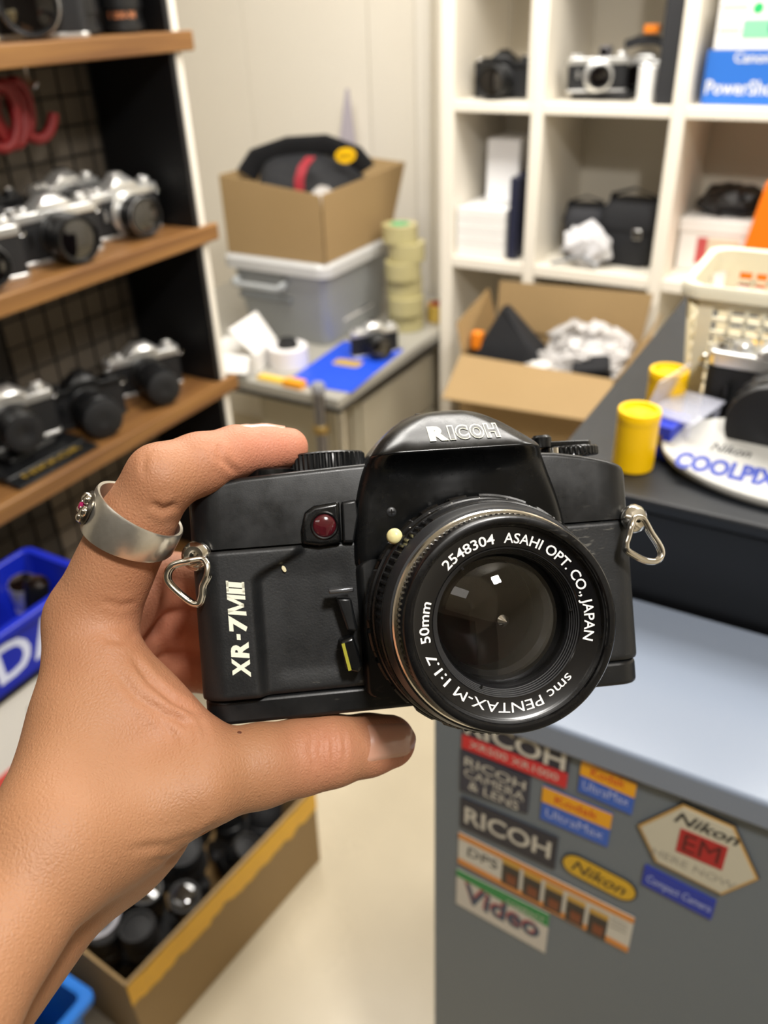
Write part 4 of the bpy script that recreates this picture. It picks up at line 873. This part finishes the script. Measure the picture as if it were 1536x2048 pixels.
# ---- dials on top
def ribbed(nm, x, y, r, z0, z1, n, m_, depth=.06):
    N_ = n*4; R = []
    for z, k, s in ((z0, 0, .97), (z0+.3, 1, 1), (z1-.9, 1, 1), (z1-.5, 0, .98), (z1, 0, .93), (z1, 0, .2)):
        R.append([(x + r*s*(1-(depth if k and (j % 4) in (0, 1) else 0))*math.cos(2*math.pi*j/N_), y + r*s*(1-(depth if k and (j % 4) in (0, 1) else 0))*math.sin(2*math.pi*j/N_), z) for j in range(N_)])
    return HB().loft(R).build(nm, m_, hc_)
ribbed('shutter_dial', -23.3, 15.5, 12.2, 40.8, 46.2, 40, shell)
HB().lathe([(12.6, 40.0), (13.8, 40.6), (12.2, 41.0)], 48, T((-23.3, 15.5, 0))).build('dial_base', shell, hc_)
HB().lathe([(8.2, 39.5), (8.2, 41.6), (7.6, 42.2), (6.0, 42.4), (5.2, 41.8), (.0001, 41.6)], 40, T((-42, 12.5, 0))).build('shutter_collar', shell_g, hc_)
ribbed('rewind_knob', 57, 15.5, 9.8, 40.0, 43.2, 36, shell_g, .04)
HB().prism(rrect(-10.5, 9, -2.6, 2.6, 2.5), 43.3, 45.2, T((56.5, 15.5, 0)) @ RZ(12)).build('rewind_crank', shell_g, hc_, bevel=.0005)
HB().lathe([(3.3, 43.4), (3.3, 46.6), (2.6, 47.4), (.0001, 47.5)], 24, T((47.5, 13.5, 0))).build('crank_grip', shell_g, hc_)
HB().lathe([(1.6, 40), (1.6, 42.6), (.0001, 42.9)], 16, T((49, 6, 0))).build('pin', steel_h, hc_)
# ---- strap lugs and split rings
def lug(px, py, y, sgn, ring):
    p = hp(px, py, y)
    MR = T(tuple(p)) @ RX(90) @ RY(18*sgn)
    HB().lathe([(1.4, -2.0), (3.0, -2.4), (4.2, -1.4), (4.6, 0), (4.2, 1.4), (3.0, 2.4), (1.4, 2.0), (1.1, 0), (1.4, -2.0)], 32, MR, cap=False).build('strap_lug', steel_h, hc_)
    q = hp(px + 8*sgn*-1, py + 4, 9)
    HB().lathe([(3.2, 0), (3.2, 6), (2.5, 6.5)], 24, T((p[0], y+1.5, p[2])) @ RX(-90)).build('lug_post', steel_h, hc_)
    pts = [Vector(hp(a, b, c)) for a, b, c in ring]; n = len(pts); sp = []
    for i in range(n):
        for k in range(8):
            t = k/8; p0, p1, p2, p3 = pts[(i-1) % n], pts[i], pts[(i+1) % n], pts[(i+2) % n]
            sp.append(.5*((2*p1) + (p2-p0)*t + (2*p0-5*p1+4*p2-p3)*t*t + (3*p1-p0-3*p2+p3)*t**3))
    HB().tube([tuple(v) for v in sp], .95, 10, True).build('split_ring', steel_h, hc_)
    HB().tube([(v.x + .35, v.y + 1.75, v.z - .25) for v in sp[:int(len(sp)*.86)]], .95, 10).build('split_ring', steel_h, hc_)
lug(393, 1112, -.5, -1, [(404, 1118, -5.0), (374, 1122, -5.6), (343, 1132, -4.5), (333, 1152, -4), (342, 1172, -4), (378, 1203, -4.5), (396, 1207, -5), (403, 1192, -5.5), (405, 1172, -6), (414, 1152, -6.5), (415, 1130, -6)])
lug(1268, 1037, -.5, 1, [(1272, 1035, -5.0), (1264, 1050, -6), (1258, 1072, -6), (1253, 1090, -6), (1258, 1103, -6), (1290, 1120, -5), (1313, 1122, -4.5), (1324, 1110, -4), (1320, 1092, -4), (1302, 1064, -4.5), (1287, 1038, -4.5)])
# ---- lens, turned about its axis
LX, LZ = 17.9, -5.4
ML = T((LX, 0, LZ)) @ RX(90)                    # lens z axis points out of the body
def lring(nm, prof, m_, n=96, par=None): return HB().lathe(prof, n, ML, cap=False).build(nm, m_, par or hc_, angle=30)
def lknurl(nm, segs, n, depth, m_, pat):
    R = []
    for h, r, k in segs: R.append([(r*(1 - (depth if k and pat(j) else 0))*math.cos(2*math.pi*j/n), r*(1 - (depth if k and pat(j) else 0))*math.sin(2*math.pi*j/n), h) for j in range(n)])
    return HB().loft(R, False, 0, ML).build(nm, m_, lens, angle=30)
lens = HB().lathe([(30, 3.5), (33.2, 3.6), (33.5, 4.5), (33.5, 7.6), (32.5, 8.0), (30, 8.0)], 96, ML, cap=False).build('lens', lensblk, hc_, angle=30)
lknurl('aperture_ring', [(7.9, 31, 0), (8.0, 34.4, 0), (8.6, 34.8, 1), (13.6, 34.8, 1), (14.2, 34.2, 0), (14.4, 31, 0)], 288, .028, lensblk, lambda j: (j % 12) in (0, 1, 2, 3) and (j // 12) % 6 != 5)
lring('scale_ring', [(31.5, 14.3), (33.6, 14.6), (33.6, 17.4), (33.2, 18.0), (31, 18.1)], lensblk, par=lens)
lknurl('focus_ring', [(18.0, 30.8, 0), (18.2, 32.6, 0), (19, 33.0, 1), (26.0, 32.6, 1), (26.4, 32.2, 0), (26.6, 30, 0)], 360, .02, lensblk, lambda j: (j % 4) < 2 and (j // 60) % 2 == 0)
lring('satin_ring', [(31, 26.5), (32.0, 26.8), (31.0, 31.5), (30.6, 32.4), (29, 32.5)], lensgrey, par=lens)
lring('chrome_ring', [(28.5, 32.6), (29.9, 32.7), (30.0, 33.1), (29.6, 33.7), (28.2, 33.8)], steel_h, par=lens)
lknurl('front_rim', [(34.2, 27.5, 0), (34.4, 28.6, 0), (35.0, 28.9, 1), (38.2, 28.9, 1), (38.6, 28.7, 0), (41.6, 28.5, 0), (42.2, 28.1, 0), (42.4, 27.6, 0), (42.3, 26.6, 0), (41.9, 26.2, 0), (41.0, 26.0, 0)], 360, .018, lensblk, lambda j: j % 3 == 0)
# fine threads inside the rim, name ring, stepped cone
th = [(26.0, 41.0)]
for k in range(4): th += [(25.6, 40.9 - k*.45), (26.0, 40.7 - k*.45)]
lring('filter_thread', th + [(25.2, 39.0)], lensblk, par=lens)
lring('name_ring', [(25.3, 39.2), (24.9, 39.0), (20.2, 38.2), (19.9, 37.9)], mat('name_ring_black', '#08080a', .22, coat=.3), par=lens)
st_ = [(19.9, 38.0)]
for k in range(5): st_ += [(19.8 - k*.34, 37.9 - k*.8), (19.55 - k*.34, 37.85 - k*.8), (19.5 - k*.34, 37.3 - k*.8)]
lring('stepped_cone', st_ + [(17.9, 33.2)], mat('lens_inner_black', '#121214', .4), par=lens)
for a in (35, 155, 275):
    HB().box(-.3, .3, 17.9, 18.9, 35.9, 36.35, 0, ML @ RZ(a)).build('slot', lensblk, lens)
lring('inner_tube', [(18.0, 33.5), (17.2, 26), (16.0, 24.6), (15.4, 20), (14.0, 18.8), (13.6, 9)], mat('lens_deep_black', '#0b0b0c', .3), par=lens)
gl = mat('coated_glass', '#ffffff', .0, trans=1.0, ior=1.5, spec=.22)
prof = []; Rg = 36.0
for k in range(13): r = 18.0*(1 - k/12); prof.append((max(r, .0001), 33.2 + math.sqrt(Rg*Rg - r*r) - math.sqrt(Rg*Rg - 18.0**2)))
for k in range(1, 13): r = 18.0*k/12; prof.append((max(r, .0001), 29.6 + (math.sqrt(60*60 - r*r) - math.sqrt(60*60 - 18.0**2))))
HB().lathe(prof, 72, ML, cap=False).build('front_element', gl, lens, angle=60)
prof = [(max(.0001, 13.8*(1 - k/8)), 9.5 + math.sqrt(30*30 - (13.8*(1-k/8))**2) - math.sqrt(30*30 - 13.8**2)) for k in range(9)]
HB().lathe(prof, 56, ML).build('rear_element', mat('amber_coated_glass', '#120504', .06, coat=.4, spec=.4, var=(90, .6, '#050202')), lens)
# engraved lettering round the name ring, clockwise with tops outward
def ring_text(s, a0, a1, r0, cap_h):
    v, f = text_geo(s, 1, off=.012, res=3)
    x0 = min(p[0] for p in v); x1 = max(p[0] for p in v); k = cap_h/.72; out = []
    for x, y, z in v:
        a = R_(a0 + (x-x0)/(x1-x0)*(a1-a0)); r = r0 + y*k
        # clock angle: 0 at top, clockwise seen from the front
        out.append((LX + r*math.sin(a), -(38.2 + (r-20.2)/4.7*.8 + .12), LZ + r*math.cos(a)))
    HB().add(out, f).build('lettering', white_eng, lens, smooth=False)
ring_text('2548304', -45, -5, 21.1, 2.7); ring_text('ASAHI OPT. CO., JAPAN', 1.5, 107, 21.1, 2.7)
ring_text('smc PENTAX-M', 134, 223, 21.1, 2.7); ring_text('1:1.7', 230, 253, 21.1, 2.7); ring_text('50mm', 261, 289, 21.1, 2.7)
# index bead on the scale ring
bx_, bz_ = hxz(787, 1069, -19); HB().lathe([(2.3, 0), (2.3, .8), (2.0, 1.6), (1.2, 2.2), (.0001, 2.4)], 28, T((bx_+.8, -16.0, bz_-.6)) @ RX(90) @ RY(-30)).build('index_bead', mat('ivory_bead', '#d9cf96', .4), lens)
for k, a in enumerate((-62, -50, -38, -26, -14, 0, 14, 26, 38)):
    HB().box(-.15, .15, 33.62, 33.7, 15, 17.2, 0, ML @ RZ(a)).build('scale_mark', white_eng, lens, smooth=False)
# ================================================================ the hand (one continuous surface; local frame of the camera, millimetres)
def J(px, py, y, rpx):
    p = hp(px, py, y); return (p[0], p[1], p[2], rpx*hscale(px, py, y))
idx = [J(182, 1240, 12, 86), J(262, 1062, 3, 78), J(322, 957, -4, 69), J(400, 928, 2, 61), J(474, 903, 8, 50.5), J(530, 897, 11, 44), J(577, 895, 13, 40)]
thb = [J(240, 1640, -20, 104), J(410, 1556, -9, 88), J(520, 1531, -3, 81), J(600, 1514, 2, 74), J(660, 1502, 4, 70), J(735, 1490, 9, 60), J(778, 1483, 11, 53)]
mid = [J(185, 1270, 34, 80), J(296, 1160, 56, 62), J(410, 1165, 53, 56), J(500, 1170, 49, 50)]
rng_ = [J(190, 1315, 52, 74), J(308, 1248, 68, 58), J(420, 1252, 55, 53), J(505, 1258, 48, 48)]
pky = [J(205, 1365, 66, 64), J(312, 1338, 75, 50), J(415, 1338, 58, 46), J(485, 1338, 50, 43)]
wr = J(120, 1680, -28, 119); fa = J(-140, 2090, -62, 130); fa2 = J(-330, 2380, -88, 142)
palm = [[J(182, 1240, 12, 86), J(162, 1450, -3, 88), J(150, 1562, -15, 98), wr, fa, fa2],
        [J(235, 1335, 2, 66), J(368, 1494, -4, 82)], [J(230, 1470, 0, 125), J(240, 1640, -12, 112)],
        [J(290, 1636, 4, 98), J(235, 1680, 2, 104), J(130, 1690, -20, 124)],
        [J(185, 1270, 34, 80), J(190, 1440, 22, 95), wr], [J(190, 1315, 52, 74), J(215, 1470, 42, 92), J(150, 1680, -5, 110)], [J(205, 1365, 66, 64), J(250, 1500, 52, 86), J(190, 1690, 10, 104), J(-100, 2080, -40, 120)],
        [J(300, 1480, 22, 84), J(270, 1600, 24, 100)], [J(402, 1588, -17, 56), J(408, 1580, -15, 56)]]
RES = 0.95
lo = np.array([-190., -110., -190.]); hi_ = np.array([8., 92., 62.])
nn = np.ceil((hi_ - lo)/RES).astype(int)
AX = [(lo[i] + RES*np.arange(nn[i])).astype(np.float32) for i in range(3)]
def chain_into(F, ch, k):
    for a, b in zip(ch[:-1], ch[1:]):
        a = np.array(a); b = np.array(b); m = max(a[3], b[3]) + k + 3
        l = np.maximum(((np.minimum(a[:3], b[:3]) - m - lo)/RES).astype(int), 0); h = np.minimum(((np.maximum(a[:3], b[:3]) + m - lo)/RES).astype(int) + 2, nn)
        if (h <= l).any(): continue
        sl = tuple(slice(l[i], h[i]) for i in range(3))
        X = AX[0][sl[0]][:, None, None] - a[0]; Y = AX[1][sl[1]][None, :, None] - a[1]; Z = AX[2][sl[2]][None, None, :] - a[2]
        d = b[:3] - a[:3]; L2 = float(d @ d)
        t = np.clip((X*d[0] + Y*d[1] + Z*d[2])/L2, 0, 1)
        D = np.sqrt((X - t*d[0])**2 + (Y - t*d[1])**2 + (Z - t*d[2])**2) - (a[3] + t*(b[3]-a[3]))
        A_ = F[sl]; hh = np.clip(.5 + .5*(A_ - D)/k, 0, 1)
        F[sl] = A_*(1-hh) + D*hh - k*hh*(1-hh)
def newF(): return np.full(tuple(nn), 40.0, dtype=np.float32)
def smin(A_, B_, k):
    h = np.clip(.5 + .5*(A_ - B_)/k, 0, 1); return A_*(1-h) + B_*h - k*h*(1-h)
F = newF()
for ch in palm: chain_into(F, ch, 9.0)
for ch, kk in ((thb, 7.0), (idx, 4.5), (mid, 3.0), (rng_, 3.0), (pky, 3.0)):
    G = newF(); chain_into(G, ch, 2.5); F = smin(F, G, kk)
# surface nets
S = F < 0
n0, n1, n2 = F.shape
acc = np.zeros((n0-1, n1-1, n2-1, 3), np.float32); cnt = np.zeros((n0-1, n1-1, n2-1), np.float32)
def corner(i, j, k): return F[i:n0-1+i, j:n1-1+j, k:n2-1+k]
for ax in range(3):
    for u in (0, 1):
        for w in (0, 1):
            c0 = [0, 0, 0]; o2 = [q for q in range(3) if q != ax]; c0[o2[0]] = u; c0[o2[1]] = w
            c1 = list(c0); c1[ax] = 1
            A_ = corner(*c0); B_ = corner(*c1); x = (A_ < 0) != (B_ < 0)
            t = np.where(x, A_/np.where(x, A_ - B_, 1), 0)
            acc[..., ax] += np.where(x, t, 0); acc[..., o2[0]] += np.where(x, u, 0); acc[..., o2[1]] += np.where(x, w, 0); cnt += x
act = cnt > 0
vid = np.full(act.shape, -1, np.int64); ids = np.argwhere(act); vid[act] = np.arange(len(ids))
V = (lo + RES*(ids + acc[act]/cnt[act][:, None])).astype(np.float64)
quads = []
for ax in range(3):
    o2 = [q for q in range(3) if q != ax]
    sl0 = [slice(None)]*3; sl1 = [slice(None)]*3; sl0[ax] = slice(0, -1); sl1[ax] = slice(1, None)
    e = np.argwhere(S[tuple(sl0)] != S[tuple(sl1)])
    ok = (e[:, o2[0]] > 0) & (e[:, o2[1]] > 0) & (e[:, o2[0]] < F.shape[o2[0]]-1) & (e[:, o2[1]] < F.shape[o2[1]]-1); e = e[ok]
    q = []
    for du, dw in ((-1, -1), (0, -1), (0, 0), (-1, 0)):
        g_ = e.copy(); g_[:, o2[0]] += du; g_[:, o2[1]] += dw; q.append(vid[g_[:, 0], g_[:, 1], g_[:, 2]])
    q = np.stack(q, 1); inside = S[tuple(sl0)][e[:, 0], e[:, 1], e[:, 2]]
    flip = inside if ax != 1 else ~inside
    q[~flip] = q[~flip][:, ::-1]; quads.append(q)
Q = np.concatenate(quads); Q = Q[(Q >= 0).all(1)]
# relax a little
E_ = np.concatenate([Q[:, [0, 1]], Q[:, [1, 2]], Q[:, [2, 3]], Q[:, [3, 0]]])
deg = np.bincount(E_.ravel(), minlength=len(V))
for it in range(5):
    s_ = np.zeros_like(V)
    for c in range(3): s_[:, c] = np.bincount(E_[:, 0], V[E_[:, 1], c], len(V)) + np.bincount(E_[:, 1], V[E_[:, 0], c], len(V))
    V += (.5 if it % 2 == 0 else -.3)*(s_/np.maximum(deg, 1)[:, None] - V)
def normals(V):
    fn = np.cross(V[Q[:, 2]] - V[Q[:, 0]], V[Q[:, 3]] - V[Q[:, 1]]); N_ = np.zeros_like(V)
    for k in range(4):
        for c in range(3): N_[:, c] += np.bincount(Q[:, k], fn[:, c], len(V))
    return N_/np.maximum(np.linalg.norm(N_, axis=1), 1e-9)[:, None]
Nn = normals(V)
if (Nn*(V - V.mean(0))).sum() < 0: Q = Q[:, ::-1]; Nn = -Nn
# creases: shallow folds along curves lying on the near side of the hand
Cc = HO + V @ HA.T
PX = Cc[:, 0]/Cc[:, 2]*FPX + CX; PY = Cc[:, 1]/Cc[:, 2]*FPX + CY
face = (Nn * (HA.T @ (-HO))[None, :]/np.linalg.norm(HO)).sum(1)
def crease(pts, width, depth, lip=.5):
    global V
    pts = np.array(pts, float); best = np.full(len(V), 1e9); tt = np.zeros(len(V)); n_ = len(pts)-1
    for i in range(n_):
        a = pts[i]; d = pts[i+1] - a; t = np.clip(((PX-a[0])*d[0] + (PY-a[1])*d[1])/(d @ d), 0, 1)
        e = np.hypot(PX - a[0] - t*d[0], PY - a[1] - t*d[1]); m = e < best; best[m] = e[m]; tt[m] = (i + t[m])/n_
    amp = np.clip(np.minimum(tt, 1-tt)*6, 0, 1)*(face > .05)
    disp = -depth*np.exp(-(best/width)**2) + lip*depth*np.exp(-((best - 2.2*width)/(1.3*width))**2)
    V += Nn*(disp*amp)[:, None]
for pts, w_, d_ in (([(262, 1310), (300, 1362), (345, 1400), (402, 1432)], 7, .9), ([(225, 1335), (270, 1392), (330, 1430), (405, 1456)], 8, .6), ([(300, 1425), (335, 1455), (352, 1490)], 6, .35), ([(345, 1420), (375, 1455), (388, 1490)], 6, .35), ([(395, 1430), (412, 1465), (410, 1505)], 6, .3),
                    ([(628, 1462), (622, 1500), (634, 1548)], 6, .4), ([(646, 1455), (640, 1500), (650, 1552)], 6, .5), ([(664, 1450), (668, 1500), (664, 1552)], 6, .45), ([(684, 1455), (690, 1500), (682, 1545)], 5, .35),
                    ([(434, 885), (444, 918), (478, 948)], 6, .5), ([(416, 885), (421, 905), (440, 930)], 5, .22), ([(300, 1005), (325, 1020), (356, 1008)], 7, .7), ([(292, 905), (286, 935), (292, 955)], 6, .3),
                    ([(452, 1640), (400, 1668), (330, 1690), (250, 1700)], 8, .5), ([(440, 1655), (380, 1690), (310, 1706)], 7, .5), ([(420, 1675), (370, 1708), (300, 1724)], 7, .5), ([(205, 1275), (240, 1282), (275, 1272)], 7, .4), ([(200, 1200), (240, 1212), (275, 1205)], 6, .3)):
    crease(pts, w_, d_)
Nn = normals(V)
# pinker skin over the finger ends, joints and inner palm
flush = np.zeros(len(V))
for (px, py, y, r, s) in ((560, 900, 10, 26, .9), (450, 905, 5, 16, .35), (322, 960, 0, 18, .25), (345, 1060, 20, 24, .8), (330, 1250, 50, 32, .8), (290, 1290, 20, 22, .6), (800, 1480, 8, 16, .7), (660, 1505, -8, 14, .45), (290, 1180, 20, 20, .7), (360, 1420, 0, 16, .4)):
    c = hp(px, py, y); flush = np.maximum(flush, s*np.exp(-(((V - c)**2).sum(1))/(r*r)))
V = V*.001
me = bpy.data.meshes.new('person'); me.vertices.add(len(V)); me.vertices.foreach_set('co', V.ravel().astype(np.float32))
me.loops.add(Q.size); me.loops.foreach_set('vertex_index', Q.ravel().astype(np.int32)); me.polygons.add(len(Q))
me.polygons.foreach_set('loop_start', np.arange(0, Q.size, 4, dtype=np.int32)); me.polygons.foreach_set('loop_total', np.full(len(Q), 4, np.int32)); me.update(); me.validate()
at = me.attributes.new('flush', 'FLOAT', 'POINT'); at.data.foreach_set('value', flush.astype(np.float32)); me.shade_smooth()
skin = mat('skin', '#d9a37c', .56, spec=.38); nt = skin.node_tree; N = nt.nodes; L = nt.links; b = N['Principled BSDF']
tc = N.new('ShaderNodeTexCoord'); an = N.new('ShaderNodeAttribute'); an.attribute_name = 'flush'
n1 = N.new('ShaderNodeTexNoise'); n1.inputs['Scale'].default_value = 45; n1.inputs['Detail'].default_value = 5; L.new(tc.outputs['Object'], n1.inputs['Vector'])
m1 = N.new('ShaderNodeMix'); m1.data_type = 'RGBA'; m1.inputs[6].default_value = (*lin('#9f7454'), 1); m1.inputs[7].default_value = (*lin('#956746'), 1); L.new(n1.outputs['Fac'], m1.inputs[0])
m2 = N.new('ShaderNodeMix'); m2.data_type = 'RGBA'; m2.inputs[7].default_value = (*lin('#bf7b62'), 1); L.new(an.outputs['Fac'], m2.inputs[0]); L.new(m1.outputs[2], m2.inputs[6]); L.new(m2.outputs[2], b.inputs['Base Color'])
b.inputs['Subsurface Weight'].default_value = .12; b.inputs['Subsurface Radius'].default_value = (1.0, .38, .2); b.inputs['Subsurface Scale'].default_value = .0035
vo = N.new('ShaderNodeTexVoronoi'); vo.feature = 'DISTANCE_TO_EDGE'; vo.inputs['Scale'].default_value = 900; L.new(tc.outputs['Object'], vo.inputs['Vector'])
mp_ = N.new('ShaderNodeMapping'); mp_.inputs['Scale'].default_value = (1.0, 1.0, .35); mp_.inputs['Rotation'].default_value = (0, .5, 0)
n5 = N.new('ShaderNodeTexNoise'); n5.inputs['Scale'].default_value = 1300; n5.inputs['Detail'].default_value = 3; L.new(tc.outputs['Object'], mp_.inputs[0]); L.new(mp_.outputs[0], n5.inputs['Vector'])
b1 = N.new('ShaderNodeBump'); b1.inputs['Strength'].default_value = .35; b1.inputs['Distance'].default_value = .0006; L.new(vo.outputs['Distance'], b1.inputs['Height'])
b2 = N.new('ShaderNodeBump'); b2.inputs['Strength'].default_value = .2; b2.inputs['Distance'].default_value = .0008; L.new(n5.outputs['Fac'], b2.inputs['Height']); L.new(b1.outputs[0], b2.inputs['Normal']); L.new(b2.outputs[0], b.inputs['Normal'])
me.materials.append(skin)
hand = bpy.data.objects.new('person', me); COL.objects.link(hand); hand.matrix_world = HM
tag(hand, 'left hand and forearm gripping the black camera, ring on the index finger', 'hand')
bvh = BVHTree.FromPolygons([tuple(v) for v in V], [tuple(q) for q in Q])
def nail(fn, nu, nv, lift, m_, nm='fingernail'):
    rows = []
    for i in range(nu+1):
        row = []
        for j in range(nv+1):
            o_, d_ = fn(i/nu, j/nv*2-1); h = bvh.ray_cast(o_, d_)
            p = h[0] if h[0] is not None else o_ + d_*.1; n_ = h[1] if h[1] is not None else -d_
            e = min(1, (1-abs(j/nv*2-1))*5)*min(1, i/nu*6 + .15); row.append(tuple(p + n_*(lift*e - .0001)))
        rows.append(row)
    return MB().loft(rows, closed=False).build(nm, m_, hand, angle=80)
cam_l = Vector(HA.T @ (-HO))*.001
def thumb_nail(s, t):
    # s: cuticle to tip, t: across
    px = 741 + 88*s - (10*(t*t))*(1-s) - 22*(t*t)*s; py = 1487 + 39*t*(1 - .12*s) - 8*s
    q = Vector(hp(px, py, 0))*.001; return cam_l, (q - cam_l).normalized()
nailm = mat('nail_plate', '#b98872', .22, coat=.5, sss=.1)
nail(thumb_nail, 14, 12, .0006, nailm)
i0 = Vector(idx[-3][:3]); i1 = Vector(idx[-1][:3]); dd = (i1 - i0).normalized()
def index_nail(s, t):
    c = i0 + dd*(1.5 + 14.5*s) + Vector((0, 1, 0))*(5.0*t*(1 - .25*s*s) + 1.0)
    return (c + Vector((0, 0, 30)))*.001, Vector((0, 0, -1))
nail(index_nail, 12, 10, .0006, nailm)
q = Vector(hp(479, 1465, -20))*.001; hit = bvh.ray_cast(cam_l, (q - cam_l).normalized())
if hit[0] is not None:
    MB().lathe([(.0007, 0), (.0006, .00012), (.0001, .00016)], 10, T(hit[0]) @ hit[1].to_track_quat('Z', 'Y').to_matrix().to_4x4()).build('mole', mat('mole', '#5d3422', .6), hand)
# ---- ring
rc = Vector(hp(268, 1046, 1.5)); ax_ = (Vector(idx[2][:3]) - Vector(idx[0][:3])).normalized()
frn = thing('finger_ring', 'broad silver ring with flower and ruby on the index finger', 'ring')
side = (Vector(hp(188, 1010, -4)) - rc); MRg = frame(rc, side - ax_*side.dot(ax_), ax_.cross(side))
rr = 13.0
MRg = frame(rc, side - ax_*side.dot(ax_), ax_.cross(side)); 
if (MRg.to_3x3() @ Vector((0, 0, 1))).dot(ax_) < 0: MRg = MRg @ RX(180)
silv = mat('worn_silver', '#dcd8ce', .3, .92, var=(500, .3, '#bdb8ac'), bump=(700, .15, .0003))
frn.matrix_world = HM
n = 72; R = []
def rx_(a, r): return (r*1.0*math.cos(a), r*1.02*math.sin(a))
for r_, f_ in ((rr-.1, -1), (rr+.7, -1.04), (rr+1.0, -.9), (rr+1.05, 0), (rr+1.0, .9), (rr+.7, 1.04), (rr-.1, 1), (rr-.3, 0), (rr-.1, -1)):
    R.append([(*rx_(2*math.pi*j/n, r_), f_*(5.0 + 1.2*math.cos(2*math.pi*j/n))) for j in range(n)])
HB().loft(R, False, 0, MRg).build('band', silv, frn)
HB().lathe([(5.0, 0), (5.2, .5), (4.6, 1.2), (.001, 1.4)], 24, MRg @ T((rr+.7, 0, 0)) @ RY(90) @ RZ(90)).build('flower_plate', mat('dark_silver', '#6f6a62', .3, 1.0), frn)
Mf = MRg @ T((rr+1.9, 0, 0)) @ RY(90)
def sph(m, c, r, s=(1, 1, 1)):
    pr = [(max(.001, r*math.sin(math.pi*k/10)), -r*math.cos(math.pi*k/10)) for k in range(11)]; m.lathe(pr, 16, Mf @ T(c) @ Matrix.Diagonal((*s, 1)), cap=False); return m
for k in range(5):
    a = 2*math.pi*k/5 + .3; sph(HB(), (3.0*math.cos(a), 3.0*math.sin(a), .1), 1.75, (1, 1, .8)).build('petal', steel_h, frn)
HB().lathe([(.9, .4), (1.35, .9), (1.3, 1.3), (.8, 1.7), (.001, 1.7)], 8, Mf).build('gemstone', mat('ruby', '#8a0f4a', .05, coat=1.0), frn, smooth=False)
for k in range(4):
    a = 2*math.pi*k/4; sph(HB(), (1.35*math.cos(a), 1.35*math.sin(a), 1.2), .35).build('prong', steel_h, frn)
